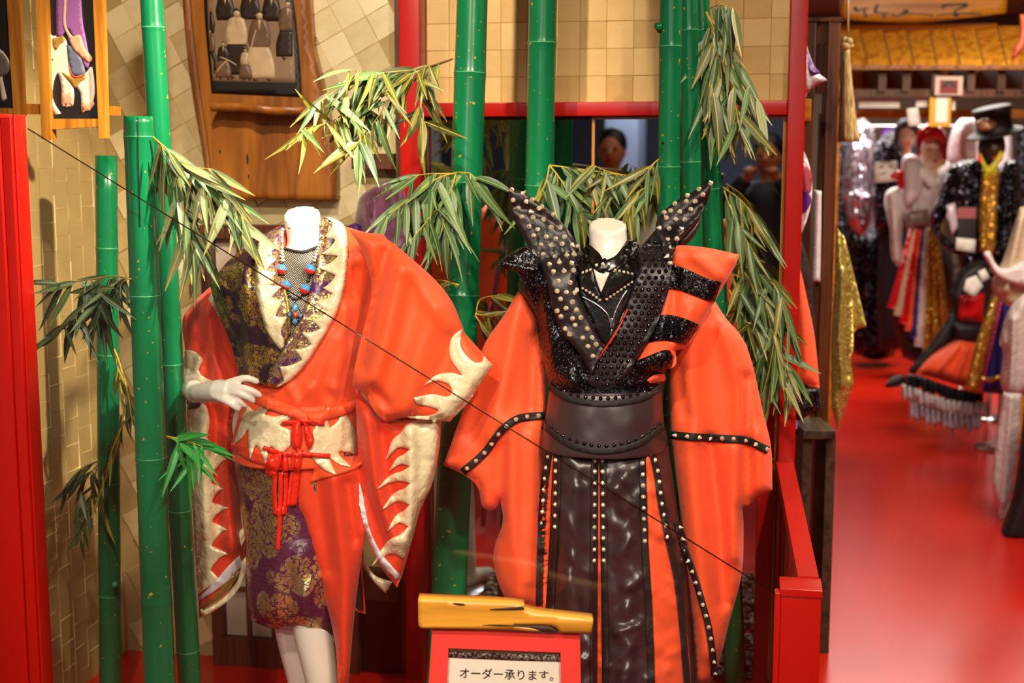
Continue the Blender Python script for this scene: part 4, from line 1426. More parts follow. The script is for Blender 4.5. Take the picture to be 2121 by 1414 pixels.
# big lapels
lapR = [(1322, 520, 1), (1345, 490), (1368, 470), (1385, 500), (1392, 545), (1388, 590), (1372, 640), (1352, 690), (1325, 735), (1300, 775), (1262, 806), (1232, 800), (1216, 790), (1236, 740), (1262, 700), (1290, 655), (1312, 590), (1324, 550)]
lb = obj('lapel', drape(B2, lapR, .008, 6, .004, .008, 10), MT['black_lapel'], cos2, label='black lapel covered with rows of jet beads')
obj('lapel_edge', band(B2, [(1300, 640), (1275, 690), (1240, 740), (1222, 760)], 3, .002, 4, .002, keep=False), MT['ribbon'], lb)
for x, y in hexgrid(lapR, 14.2, 5, .06)[:230]:
    pin(B2, 'bead', BE_, lb, x, y, .0055)
lapL = [(1053, 388, 1), (1080, 396), (1105, 412), (1135, 432), (1166, 463), (1188, 492), (1198, 515), (1192, 545), (1194, 590), (1212, 640), (1236, 690), (1250, 716), (1240, 738), (1226, 775), (1216, 762), (1195, 725), (1165, 690), (1145, 640), (1135, 590), (1120, 550), (1100, 520), (1078, 480), (1058, 440)]
lc = obj('lapel', drape(B2, lapL, .012, 6, .006, .008, 10, folds=[([(1058, 425), (1120, 445), (1160, 470)], -.006, 8)]), MT['black_lapel'], cos2, label='black lapel with a tall point, covered with metal spikes')
tip = [(1060, 393), (1082, 401), (1102, 414), (1122, 428), (1146, 444), (1160, 456), (1174, 470), (1186, 486), (1196, 510), (1190, 528), (1188, 560), (1194, 600)]
for x, y in list(hexgrid(lapL, 21.5, 7, .2)) + tip:
    pin(B2, 'spike', SP, lc, x, y, .0062, 0, .28)
lapP = [(1477, 372, 1), (1450, 388), (1425, 402), (1395, 420), (1372, 440), (1360, 458), (1358, 480), (1366, 505), (1378, 530), (1390, 553, 1), (1396, 530), (1402, 505), (1420, 482), (1442, 462), (1454, 440), (1466, 415)]
ld = obj('lapel_point', drape(B2, lapP, .012, 6, .006, .006, 10, folds=[([(1470, 390), (1420, 430), (1375, 470)], .006, 10)]), MT['black_lapel'], cos2, label='black lapel point with metal spikes, rising towards the bamboo')
obj('lapel_back', inflate([(1454, 446, 1), (1450, 465), (1436, 492), (1414, 512), (1400, 520, 1), (1408, 495), (1430, 472)], 3.2, .008, 8, 6), MT['black_satin'], ld)
for x, y in list(hexgrid(lapP, 21.5, 6, .2)) + [(1472, 380), (1448, 392), (1424, 405), (1398, 422), (1376, 440), (1388, 545), (1384, 530)]:
    pin(B2, 'spike', SP, ld, x, y, .0062, 0, .3)

# hakama
skp = [(1122, 890, 1), (1126, 1000), (1128, 1100), (1130, 1250), (1118, 1600, 1), (1442, 1600, 1), (1430, 1290), (1412, 1120), (1395, 1000), (1380, 890, 1)]
rc = random.Random(8)
crease = []
for i in range(64):
    x, y = rc.uniform(1150, 1410), rc.uniform(940, 1420)
    a_, l_ = rc.choice((-1, 1)) * rc.uniform(.3, 1.2), rc.uniform(25, 60)
    crease.append(([(x, y), (x + l_ * .5 * math.cos(a_), y + l_ * .5 * math.sin(a_) + 5), (x + l_ * math.cos(a_), y + l_ * math.sin(a_))], rc.choice((-.7, 1)) * rc.uniform(.004, .008), rc.uniform(7, 15)))
hk_ = B2.put(inflate(skp, 3.16, .115, 110, 7, folds=crease + [([(1190, 960), (1180, 1200), (1190, 1590)], .012, 20), ([(1290, 960), (1300, 1200), (1290, 1590)], .012, 20), ([(1160, 1050), (1210, 1130)], .007, 9), ([(1170, 1180), (1210, 1280)], .008, 10), ([(1270, 1010), (1320, 1050)], .007, 8), ([(1280, 1150), (1310, 1110)], .007, 9), ([(1270, 1310), (1320, 1295)], .009, 8), ([(1260, 1380), (1310, 1340)], .007, 9), ([(1180, 1330), (1210, 1370)], .007, 10), ([(1240, 940), (1240, 1590)], -.02, 8), ([(1138, 930), (1138, 1250)], -.016, 8)]))
hak = obj('hakama', hk_, MT['black_satin'], cos2, label='glossy dark satin pleated trousers')
for pl in ([(1148, 915, 1), (1143, 1000), (1138, 1120), (1130, 1262, 1), (1112, 1262, 1), (1117, 1130), (1128, 1000)], [(1240, 945, 1), (1245, 1100), (1250, 1600, 1), (1236, 1600, 1), (1238, 1200)], [(1338, 922, 1), (1352, 960), (1362, 1010), (1378, 1100), (1400, 1200), (1425, 1330), (1440, 1600, 1), (1358, 1600, 1), (1350, 1280), (1342, 1130), (1338, 1010)]):
    obj('orange_pleat', drape(B2, pl, .003, 7, .002, .004, 10), NE, hak, label='orange cloth showing between the dark panels')
TR = [([(1152, 912), (1154, 1000), (1148, 1110), (1140, 1260), (1136, 1590)], [(1152, 918), (1150, 1110)]),
      ([(1141, 908), (1128, 1000), (1121, 1110), (1117, 1255)], [(1144, 912), (1130, 980), (1121, 1105)]),
      ([(1232, 930), (1231, 1150), (1228, 1590)], [(1232, 942), (1230, 1168)]),
      ([(1248, 930), (1251, 1150), (1256, 1590)], [(1248, 942), (1251, 1168)]),
      ([(1329, 915), (1332, 1000), (1336, 1130), (1345, 1280), (1356, 1590)], [(1329, 925), (1336, 1135)]),
      ([(1344, 912), (1360, 970), (1370, 1040), (1384, 1110), (1410, 1250), (1436, 1590)], [(1345, 920), (1361, 970), (1370, 1040), (1383, 1125)])]
for ln, sd in TR:
    tb = obj('trim_band', band(B2, ln, 14, .004, 6, .003), MT['black_matte'], hak)
    for x, y in along(sd, 23):
        pin(B2, 'stud', ST, tb, x, y, .0058, 0, .1)
# sash
ob2 = B2.put(loft([(800, 1138, 1372, 3.15, .118), (830, 1134, 1372, 3.15, .125), (870, 1128, 1374, 3.15, .13), (915, 1122, 1378, 3.15, .135), (925, 1122, 1378, 3.15, .134)], 44, 4, wav=lambda a, t: .006 * math.sin(a * 7 + 5 * t)))
o2 = obj('satin_sash', ob2, MT['black_satin'], cos2, label='wide dark satin sash edged with jet beads')
for ln in ([(1136, 800), (1180, 826), (1255, 836), (1330, 824), (1372, 800)], [(1124, 880), (1175, 918), (1245, 934), (1320, 920), (1376, 882)]):
    eb = obj('sash_edge', band(B2, ln, 13, .003, 5, .002), MT['black_matte'], o2)
    for x, y in along([(p[0], p[1] - 11) for p in ln], 15.5):
        pin(B2, 'bead', BE_, eb, x, y, (.004, .004, .006) and .0052)
# studded bands on the sleeves
for ln, pr in (([(958, 977), (985, 955), (1010, 930), (1038, 892), (1070, 868), (1100, 862), (1128, 860)], s4), ([(1388, 900), (1440, 905), (1500, 908), (1545, 912), (1592, 932)], s5), ([(1404, 1080), (1416, 1130), (1434, 1180), (1452, 1240), (1468, 1300), (1478, 1370), (1480, 1400)], s5)):
    sb = obj('studded_band', band(B2, ln, 16 if pr is s4 or ln[0][1] < 1000 else 14, .004, 5, .003), MT['black_matte'], pr)
    for x, y in along(ln, 24):
        pin(B2, 'stud', SP, sb, x, y, .0056, 0, .15)

# ================================================================== plaque and pictures on the wall
pq = thing('carved_plaque', 'large live-edge wooden plaque with an arched old photograph and a small shelf', 'plaque', L(az(540, 410)[0], 0, az(540, 412)[1]))
PO = [(374, -90, 1), (378, 0), (386, 90), (398, 180), (412, 260), (424, 340), (431, 410, 1), (692, 414, 1), (692, 360), (688, 310), (680, 260), (668, 205), (656, 150), (644, 100), (640, 60), (636, 0), (630, -90, 1)]
obj('board', slab(PO, -.034, .028, 12), MT['plaque_wood'], pq)
obj('edge_strip', slab([(374, -90, 1), (378, 0), (386, 90), (398, 180), (412, 260), (424, 340), (431, 410, 1), (438, 410, 1), (434, 340), (424, 260), (412, 180), (402, 90), (394, 0), (392, -90, 1)], -.042, -.033, 10), MT['brown_wood'], pq)
frm = obj('photo_frame', slab([(421, -60, 1), (423, 20), (429, 100), (438, 192, 1), (624, 200, 1), (620, 120), (612, 40), (604, -20), (598, -60, 1)], -.0385, -.033, 10), plain('black_mat', '#120c08', .5), pq)
MT['sepia_hi'] = plain('sepia_print_light', '#c7ac86', .45, var=.25, vs=30)
MT['sepia_mid'] = plain('sepia_print_mid', '#6d513a', .45, var=.3, vs=30)
MT['sepia_dk'] = plain('sepia_print_dark', '#2a1a12', .45, var=.3, vs=30)
MT['sepia_bg'] = plain('sepia_print_ground', '#8d7257', .45, var=.35, vs=14)
pr = obj('photograph', slab([(428, -60, 1), (430, 20), (434, 90), (441, 168, 1), (612, 172, 1), (610, 110), (604, 40), (594, -60, 1)], -.0395, -.0386, 10), MT['sepia_bg'], pq)


def fig(cx, top, s, robe, light, seated):
    """one printed sitter: robe, legs, head, hands, all flat print"""
    h = 5 * s
    o = [([(cx - 9 * s, top + 12 * s, 1), (cx, top + 9 * s), (cx + 9 * s, top + 12 * s, 1), (cx + 13 * s, top + 30 * s), (cx + 11 * s, top + 44 * s, 1), (cx - 11 * s, top + 44 * s, 1), (cx - 13 * s, top + 30 * s)], robe),
         ([(cx, top), (cx + 4.2 * s, top + 5 * s), (cx, top + 11 * s), (cx - 4.2 * s, top + 5 * s)], 'sepia_hi'),
         ([(cx - 4.4 * s, top + 4 * s), (cx, top - 1.5 * s), (cx + 4.4 * s, top + 4 * s), (cx, top + 2 * s)], 'sepia_dk'),
         ([(cx - 2 * s, top + 11 * s, 1), (cx + 2 * s, top + 11 * s, 1), (cx, top + 24 * s, 1)], 'sepia_hi')]
    if seated:
        o.append(([(cx - 11 * s, top + 42 * s, 1), (cx + 11 * s, top + 42 * s, 1), (cx + 17 * s, top + 60 * s), (cx + 18 * s, top + 78 * s, 1), (cx - 16 * s, top + 78 * s, 1), (cx - 16 * s, top + 60 * s)], light))
        o.append(([(cx - 8 * s, top + 78 * s), (cx - 2 * s, top + 80 * s), (cx - 6 * s, top + 84 * s)], 'sepia_dk'))
        o.append(([(cx + 8 * s, top + 78 * s), (cx + 14 * s, top + 80 * s), (cx + 10 * s, top + 84 * s)], 'sepia_dk'))
    return o


lay = {}
for f in (fig(428, 10, 1.35, 'sepia_dk', 'sepia_dk', 0), fig(466, -24, 1.5, 'sepia_dk', 'sepia_dk', 0), fig(518, -30, 1.6, 'sepia_dk', 'sepia_dk', 0), fig(562, -22, 1.5, 'sepia_dk', 'sepia_dk', 0), fig(596, 0, 1.5, 'sepia_mid', 'sepia_dk', 1),
          fig(432, 60, 1.1, 'sepia_mid', 'sepia_dk', 1), fig(490, 18, 1.75, 'sepia_hi', 'sepia_dk', 1), fig(462, 86, .95, 'sepia_dk', 'sepia_mid', 1), fig(537, 22, 1.8, 'sepia_mid', 'sepia_hi', 1), fig(508, 100, .8, 'sepia_hi', 'sepia_mid', 1)):
    for pl, mt_ in f:
        pl = [(max(442 if p[1] > 120 else 434, min(606, p[0])), min(167, p[1]), *p[2:]) for p in pl]
        lay.setdefault(len(lay), (pl, mt_))
lev = 0
fv = {'sepia_hi': [], 'sepia_mid': [], 'sepia_dk': []}
for i, (pl, mt_) in lay.items():
    try:
        fv[mt_].append(slab(pl, -.0396 - .00004 * (i + 1), -.0395, 8))
    except Exception:
        pass
for a, b in (((507, 150), (530, 62)), ((455, 118), (490, 135)), ((448, 150), (470, 125))):
    fv['sepia_hi'].append(slab(brush([a, ((a[0] + b[0]) / 2, (a[1] + b[1]) / 2 - 2), b], [2, 2.4, 2]), -.0418, -.0395, 8))
for k, v in fv.items():
    for q in v:
        obj('print', q, MT[k], pr)
sz = az(540, 214, -.1)[1]
sa0, sa1 = az(441, 214, -.09)[0], az(652, 214, -.09)[0]
V = []
nn = 14
for i in range(nn + 1):
    t = i / nn
    fr_ = -.12 + .008 * math.sin(t * 9) + .006 * math.sin(t * 23)
    zt = sz - .012 * t + .004 * math.sin(t * 7)
    for d, z in ((fr_, zt), (-.034, zt + .002), (-.034, zt - .024), (fr_ + .012, zt - .022)):
        V.append(L(sa0 + (sa1 - sa0) * t, d, z))
Fc = [(0, 1, 2, 3), tuple(nn * 4 + k for k in (3, 2, 1, 0))] + [(i * 4 + k, i * 4 + (k + 1) % 4, i * 4 + 4 + (k + 1) % 4, i * 4 + 4 + k) for i in range(nn) for k in range(4)]
obj('shelf', (V, Fc), MT['plaque_wood'], pq)
for x, y, w, h in ((456, 314, 3, 5), (513, 330, 3, 14), (515, 365, 2, 6)):
    a, z = az(x, y, -.034)
    obj('knot_hole', ball(L(a, -.0335, z), .004, 8, 6, (w / 3, .3, h / 3)), MT['hole'], pq)

# picture frames on the bar
DP = -.62
rail = thing('picture_rail', 'golden wooden bar across the corner, carrying the two narrow framed pictures', 'rail', L(az(140, 235, DP)[0], DP, az(140, 245, DP)[1]))
obj('bar', slab([(40, 215, 1), (242, 238, 1), (240, 221, 1), (40, 240, 1)][0:0] + [(36, 214, 1), (243, 220, 1), (243, 239, 1), (36, 236, 1)], DP, DP + .02), MT['frame_wood'], rail, False)
obj('bracket', lbox(az(60, 225, DP)[0], az(200, 225, DP)[0], DP + .021, DP + .03, az(60, 236, DP)[1], az(60, 220, DP)[1]), MT['frame_wood'], rail, False)


def picture(name, label, stiles, rails, panel, motif, DP=DP):
    xs = [p[0] for p in panel]
    ys = [p[1] for p in panel]
    a, z = az(sum(xs) / len(xs), max(ys), DP)
    t = thing(name, label, 'picture', L(a, DP - .02, z))
    obj('panel', slab(panel, DP - .014, DP - .004, 20), plain('black_panel', '#1a1614', .5), t, False)
    for s in stiles:
        obj('stile', slab(s, DP - .03, DP - .002, 30), MT['frame_wood'], t, False)
    for s in rails:
        obj('bottom_rail', slab(s, DP - .026, DP - .003, 30), MT['frame_wood'], t, False)
    for nm, pl, c, dd in motif:
        obj(nm, slab(pl, DP - .0142 - dd, DP - .0139, 6), c, t)
    return t


c_white = plain('ivory_relief', '#dccbb8', .55, var=.08, vs=20)
c_pur = plain('mauve_cloth_relief', '#8d5590', .6, var=.15, vs=20)
c_gold = plain('gold_relief', '#b8923e', .4, .4, var=.2, vs=30)
c_grey = plain('slate_relief', '#5f6678', .6, var=.2, vs=30)
c_pink = plain('flesh_relief', '#d99a78', .6, var=.12, vs=30)
c_red = plain('scarlet_relief', '#c4402c', .6, var=.1)
picture('elephant_picture', 'narrow framed picture of a white elephant with a mauve-robed rider, on black ground', [[(71, -60, 1), (95, -60, 1), (106, 290, 1), (86, 289, 1)], [(190, -60, 1), (208, -60, 1), (217, 286, 1), (205, 286, 1)]],
        [[(106, 246, 1), (205, 246, 1), (206, 262, 1), (107, 268, 1)]], [(92, -60, 1), (194, -60, 1), (207, 248, 1), (103, 248, 1)],
        [('elephant', [(98, 60, 1), (108, 74), (125, 72), (136, 82), (143, 110), (155, 140), (166, 155), (180, 148), (190, 138), (196, 185), (192, 212), (187, 228, 1), (170, 231, 1), (168, 212), (165, 190), (152, 178), (153, 200), (148, 220, 1), (130, 221, 1), (127, 205), (127, 180), (120, 152), (112, 165), (108, 195), (113, 215), (126, 235, 1), (114, 238, 1), (106, 218), (100, 190), (97, 150), (97, 110)], c_white, .002),
         ('rider_robe', [(118, -58, 1), (164, -58, 1), (170, 40), (177, 80), (186, 130), (176, 140), (160, 95), (150, 75), (140, 58), (128, 74), (117, 76, 1), (116, 20)], c_pur, .0035),
         ('saddle_cloth', [(138, 92, 1), (160, 105), (172, 130), (176, 152, 1), (162, 157), (150, 154), (142, 130)], c_grey, .003),
         ('saddle_trim', [(128, 150), (140, 155), (152, 160), (177, 154), (178, 162), (166, 170), (155, 182), (146, 172), (136, 160)], c_gold, .0032),
         ('saddle_edge', [(142, 130), (150, 154), (163, 158), (176, 153), (176, 157), (162, 162), (148, 158)], c_red, .0037),
         ('sash', [(132, 0), (137, 0), (136, 50), (150, 75), (165, 72), (176, 100), (190, 120), (184, 130), (168, 118), (150, 100), (140, 75), (130, 50)], c_pink, .0045),
         ('headdress', [(109, 80), (120, 78), (130, 74), (134, 84), (124, 92), (116, 104), (110, 96)], c_gold, .003),
         ('toes', [(127, 195), (132, 190), (138, 196), (144, 190), (152, 200), (150, 220), (142, 214), (138, 224), (132, 212), (128, 220)], c_pink, .0028),
         ('toes', [(168, 215), (176, 210), (182, 216), (192, 208), (195, 215), (184, 230), (178, 226), (170, 234)], c_pink, .0028),
         ('eye', [(107, 122), (110, 121), (111, 124), (108, 126)], c_grey, .003)])
picture('tall_picture', 'narrow framed picture at the left edge with a pale animal tail on black ground', [[(10, -60, 1), (32, -60, 1), (44, 240, 1), (28, 240, 1)]],
        [[(-60, 222, 1), (30, 224, 1), (30, 240, 1), (-60, 238, 1)]], [(-70, -60, 1), (14, -60, 1), (30, 232, 1), (-60, 232, 1)],
        [('animal', [(-30, 90), (0, 102), (12, 115), (26, 138), (18, 142), (8, 128), (5, 160), (14, 204, 1), (4, 208), (-4, 170), (-30, 160)], c_white, .002),
         ('harness', [(-20, 110), (6, 112), (20, 140), (10, 156), (-20, 156)], plain('dark_grey_relief', '#6d6358', .6), .003)], DP=D_END - .002)

# ================================================================== sign in front
YS = 2.6
sgp = P(1045, 1414, YS)
sgn = thing('framed_sign', 'red framed notice with black handwriting on a cream card, below the driftwood slab', 'sign', (sgp.x, YS, 0))


def quadbar(q, Y, dep, mat, nm, par):
    V = [P(x, y, Y) for x, y in q]
    V += [v + Vector((0, dep, 0)) for v in V]
    obj(nm, (V, [(0, 1, 2, 3), (7, 6, 5, 4), (0, 4, 5, 1), (1, 5, 6, 2), (2, 6, 7, 3), (3, 7, 4, 0)]), mat, par, False)


O4 = [(895, 1304), (1201, 1314), (1206, 1545), (880, 1545)]
I4 = [(929, 1342), (1161, 1351), (1165, 1505), (922, 1505)]
MT['frame_red'] = plain('coral_red_frame', '#e24038', .4, var=.06)
for i in range(4):
    j = (i + 1) % 4
    quadbar([O4[i], O4[j], I4[j], I4[i]], YS, .018, MT['frame_red'], 'frame_bar', sgn)
card = obj('card', board([(920, 1338, 1), (1166, 1346, 1), (1168, 1510, 1), (918, 1510, 1)], YS + .01, .004), plain('cream_card', '#e9dfcf', .5, var=.03), sgn)
gm = M('pebble_print', '#77705e', .5)
vv = gm.n('ShaderNodeTexVoronoi', Scale=210.0)
gm.ln(gm.co(), vv.inputs['Vector'])
gm.base(gm.ramp(vv.outputs['Distance'], [(.1, '#c8c4bc'), (.45, '#6d675c'), (.7, '#1d1a16')]))
obj('photo_strip', board([(926, 1340, 1), (1164, 1349, 1), (1164, 1370, 1), (1060, 1367), (926, 1361, 1)], YS + .0085, .001), gm.m, card)
obj('photo_strip', board([(926, 1340, 1), (1164, 1349, 1), (1164, 1356, 1), (1060, 1353), (926, 1348, 1)], YS + .0082, .0004), plain('mud_print', '#7b6a48', .5, var=.3, vs=60), card)


def writing(s, px0, px1, base0, base1, Y, mat, par, bold=.012):
    """flat lettering set along a pixel baseline"""
    cu = bpy.data.curves.new('lettering', 'FONT')
    cu.body = s
    cu.size = 1
    cu.offset = bold
    to = bpy.data.objects.new('lettering', cu)
    COL.objects.link(to)
    me = bpy.data.meshes.new_from_object(to.evaluated_get(bpy.context.evaluated_depsgraph_get()))
    bpy.data.objects.remove(to)
    xs = [v.co.x for v in me.vertices]
    x0, x1 = min(xs), max(xs)
    k = (px1 - px0) / (x1 - x0)
    V = []
    for v in me.vertices:
        t = (v.co.x - x0) / (x1 - x0)
        V.append(P(px0 + t * (px1 - px0), base0 + (base1 - base0) * t - v.co.y * k, Y))
    Fc = [tuple(p.vertices) for p in me.polygons]
    return obj('lettering', (V, Fc), mat, par, False, recalc=False)


MT['ink'] = plain('black_ink', '#16140f', .5, var=0)
writing('オーダー承ります。', 952, 1146, 1402, 1408, YS + .0092, MT['ink'], card, .007)
cov = obj('cover_sheet', board([(921, 1339, 1), (1165, 1347, 1), (1167, 1508, 1), (919, 1508, 1)], YS + .006, .0012), MT['glass'], sgn)
obj('post', wbox(sgp.x - .02, sgp.x + .02, YS + .02, YS + .05, .02, P(1045, 1380, YS).z), MT['dark_wood'], sgn, False)
obj('base', wbox(sgp.x - .15, sgp.x + .15, YS - .14, YS + .06, 0, .02, .004), MT['dark_wood'], sgn)
slp = [(866, 1241, 1), (930, 1244), (1000, 1247), (1050, 1250), (1086, 1254, 1), (1083, 1262), (1110, 1270), (1160, 1276), (1229, 1284, 1), (1225, 1312, 1), (1162, 1310, 1), (1150, 1299), (1128, 1294), (1090, 1294), (1060, 1294), (1090, 1299), (1122, 1305), (1120, 1308, 1), (1000, 1303), (872, 1301, 1), (867, 1296), (866, 1260)]
slab_o = obj('driftwood_slab', board(slp, YS - .012, .04, 9), MT['slab_wood'], label='yellow driftwood slab with a dark cleft, lying along the top of the red framed notice', cat='slab')
sd = plain('dark_cleft', '#3a220c', .7)
obj('cleft', board([(998, 1294), (1040, 1293), (1086, 1296), (1128, 1296), (1146, 1301), (1154, 1309, 1), (1124, 1308, 1), (1100, 1300), (1060, 1297), (1030, 1297)], YS - .0125, .03, 5), sd, slab_o)
obj('bark_ridge', board([(1014, 1262), (1060, 1258), (1084, 1256), (1086, 1261), (1050, 1263)], YS - .014, .003, 5), sd, slab_o)
obj('bark_ridge', board([(938, 1249), (960, 1250), (964, 1253), (950, 1253)], YS - .0135, .003, 5), sd, slab_o)

# purple organza behind the shoulder
og = M('purple_organza', '#6d2458', .5)
og.b.inputs['Alpha'].default_value = .8
og.b.inputs['Sheen Weight'].default_value = .5
og.base(og.ramp(og.noise(14, 3), [(.3, '#4a1746'), (.7, '#a0557e')]))
ogp = thing('purple_wrap', 'sheer purple organza wrap hanging on the wall behind the orange shoulder', 'cloth', P(770, 480, 3.84))
obj('cloth', inflate([(800, 372, 1), (832, 376, 1), (842, 430), (838, 520), (800, 560, 1), (760, 520), (718, 492, 1), (735, 455), (745, 410), (770, 390)], 3.84, .05, 30, 8, folds=[([(810, 380), (780, 470)], .02, 8), ([(760, 420), (770, 500)], .02, 8), ([(825, 380), (820, 500)], -.02, 7)], k=KW * .8), og.m, ogp)
obj('frill', inflate([(708, 492, 1), (720, 470), (735, 462), (750, 470), (742, 495), (725, 502)], 3.82, .03, 12, 6, folds=[([(725, 465), (728, 500)], .014, 4)]), plain('violet_frill', '#3f1560', .5), ogp)

# ================================================================== shop aisle
MT['gate_wood'] = wood('reddish_dark_wood', '#301507', '#5f3013', 'z', 12, .4)
MT['amber_wood'] = wood('amber_wood', '#9a5a12', '#cf8a22', 'x', 8, .45)
MT['roof_wood'] = wood('amber_roof_wood', '#a8650f', '#dc9a2a', 'z', 8, .45)
YW = 4.35
g = thing('timber_gate', 'dark reddish timber gate post pair with inset panels, between the red frame and the aisle', 'gate', (P(1706, 700, YW).x, YW, 0))


def upright(x0, x1, y0, Y, dep, mat, par, nm='post', z1=None):
    a, b = P(x0, y0, Y), P(x1, y0, Y)
    obj(nm, wbox(a.x, b.x, Y, Y + dep, 0 if z1 is None else z1, a.z, .004), mat, par)


upright(1717, 1743, 35, YW, .06, MT['gate_wood'], g)
upright(1671, 1692, 36, YW, .05, MT['gate_wood'], g)
obj('panel', pbox(1692, 40, 1717, 90, YW + .01, .03), MT['gate_wood'], g, False)
obj('panel', pbox(1692, 92, 1717, 194, YW + .014, .03), MT['gate_wood'], g, False)
obj('panel', pbox(1700, 196, 1717, 420, YW + .018, .03), MT['gate_wood'], g, False)
obj('panel', pbox(1692, 236, 1700, 900, YW + .02, .03), MT['gate_wood'], g, False)
obj('panel', pbox(1700, 600, 1717, 1200, YW + .022, .03), MT['gate_wood'], g, False)
obj('tie_beam', pbox(1668, 36, 1747, 44, YW - .004, .07), MT['gate_wood'], g, False)
bn = thing('wooden_bench', 'weathered brown plank bench beside the dark gate post, under the black sequin hem', 'bench', (P(1684, 900, 4.22).x, 4.22, 0))
a, b = P(1652, 880, 4.2), P(1706, 880, 4.2)
MT['grey_wood'] = wood('weathered_wood', '#20150d', '#49341f', 'y', 10, .6)
obj('plank', wbox(a.x, b.x + .02, 4.12, 4.34, a.z - .03, a.z, .004), MT['grey_wood'], bn)
for dx in (.01, .085):
    obj('leg', wbox(a.x + dx, a.x + dx + .03, 4.16, 4.3, 0, a.z - .03), MT['grey_wood'], bn, False)

# robe hanging behind the right red post
hr = thing('hanging_robe', 'purple, white and red stage robe showing past the right red post', 'robe', P(1650, 900, 4.1))
MT['lilac'] = satin('lilac_white_satin', '#dcc9d8', .3, .25, 0, .5, 20, .1)
MT['purple'] = satin('purple_satin', '#6a2a9a', .4, .2, 0, .3, 20)
obj('upper_sleeve', inflate([(1640, 60, 1), (1664, 72), (1676, 110), (1692, 146), (1714, 166, 1), (1690, 178), (1674, 192), (1664, 206), (1640, 200, 1)], 4.1, .03, 18, 6, folds=[([(1665, 100), (1672, 190)], .012, 6)]), MT['lilac'], hr, label='lilac white satin sleeve tip')
BR = Body()
BR.put(inflate([(1640, 60, 1), (1664, 72), (1676, 110), (1692, 146), (1714, 166, 1), (1690, 178), (1674, 192), (1664, 206), (1640, 200, 1)], 4.1, .03, 18, 6))
obj('purple_inset', drape(BR, [(1663, 82, 1), (1670, 100), (1684, 132), (1700, 152, 1), (1684, 153), (1672, 138), (1667, 112)], .006, 4, .003), MT['purple'], hr)
low_ = BR.put(inflate([(1640, 290, 1), (1656, 300), (1672, 328), (1682, 372), (1680, 420), (1668, 465), (1655, 490), (1640, 500, 1)], 4.1, .035, 20, 6, folds=[([(1662, 310), (1674, 440)], .012, 6)]))
obj('lower_sleeve', low_, MT['lilac'], hr, label='lilac white satin sleeve bulge')
obj('pink_inset', drape(BR, [(1656, 340), (1678, 352), (1682, 380), (1676, 400), (1656, 390)], .005, 5, .002), satin('rose_satin', '#b0485a', .35, .2, 0, .3, 20), hr)
obj('purple_inset', drape(BR, [(1656, 392), (1676, 402), (1680, 420), (1666, 440), (1656, 430)], .005, 5, .002), MT['purple'], hr)
rr = BR.put(inflate([(1640, 520, 1), (1658, 560), (1672, 620), (1688, 700), (1698, 802, 1), (1670, 800), (1640, 790, 1)], 4.06, .035, 20, 7, folds=[([(1655, 580), (1672, 780)], .014, 8)]))
obj('red_skirt', rr, MT['neon'], hr)
obj('sequin_hem', inflate([(1640, 786, 1), (1670, 798), (1698, 802, 1), (1701, 850, 1), (1680, 858), (1655, 870), (1640, 868, 1)], 4.05, .03, 14, 6), MT['sequin'], hr)
obj('black_lining', inflate([(1640, 480, 1), (1655, 490), (1672, 530), (1682, 600), (1690, 690), (1680, 690), (1664, 600), (1640, 540, 1)], 4.1, .015, 8, 6), MT['black_satin'], hr)
obj('robe_body', inflate([(1600, 40, 1), (1652, 40, 1), (1652, 900, 1), (1600, 900, 1)], 4.14, .03, 14, 14), MT['purple'], hr)
wc = obj('white_cloth', inflate([(1686, 392, 1), (1702, 396, 1), (1701, 480), (1699, 585, 1), (1682, 583, 1), (1684, 480)], 4.335, .012, 8, 6, folds=[([(1694, 400), (1690, 580)], .008, 3)]), MT['white_satin'], label='strip of white satin hanging against the dark gate post', cat='cloth')
gl_ = obj('amber_bracket', pbox(1660, 205, 1681, 252, 4.318, .03, bev=.003), MT['amber_wood'], label='small amber wood block beside the gate, under the lilac sleeve tip', cat='bracket')

# straw tassel and gold cloth
ts = thing('straw_tassel', 'long beige straw tassel with a knot, hanging in front of the amber roof', 'tassel', P(1759, 296, 4.7))
tm = M('straw', '#b99a62', .6)
f = tm.noise(40, 3, tm.co((6, 6, .4)))
tm.base(tm.ramp(f, [(.35, '#8a6a3a'), (.6, '#d4b87e')]))
tm.bump(f, .8, .006)
obj('skirt', loft([(102, 1747, 1760, 4.7, .012), (150, 1742, 1763, 4.7, .02), (220, 1739, 1770, 4.7, .026), (294, 1736, 1780, 4.7, .034)], 28, 6, wav=lambda a, t: .09 * math.sin(a * 11) * t), tm.m, ts)
obj('knot', add(ball(P(1752, 95, 4.69), .017, 12, 8, (1, .8, .8)), ball(P(1759, 86, 4.69), .014, 12, 8), ball(P(1750, 83, 4.7), .013, 12, 8), ball(P(1763, 95, 4.7), .01, 10, 6)), tm.m, ts)
obj('cord', tube([P(1756, 80, 4.7), P(1757, -60, 4.7)], .004, 8), tm.m, ts)
MT['gold_cloth'] = sequin('gold_sequin_cloth', '#b09a48', 170, .4, .55, .35, '#efe2a0')
gc = thing('gold_cloth', 'shimmering pale gold cloth hanging to a point beside the dark gate post', 'cloth', P(1745, 893, 4.44))
obj('drape', inflate([(1732, 470, 1), (1742, 486), (1756, 560), (1766, 620), (1768, 717), (1762, 740), (1768, 794, 1), (1756, 830), (1744, 868), (1736, 894, 1), (1722, 842, 1), (1722, 700), (1728, 600)], 4.425, .03, 14, 6, folds=[([(1745, 560), (1738, 700), (1745, 800)], .02, 5), ([(1756, 600), (1756, 780)], -.016, 5)]), MT['gold_cloth'], gc)
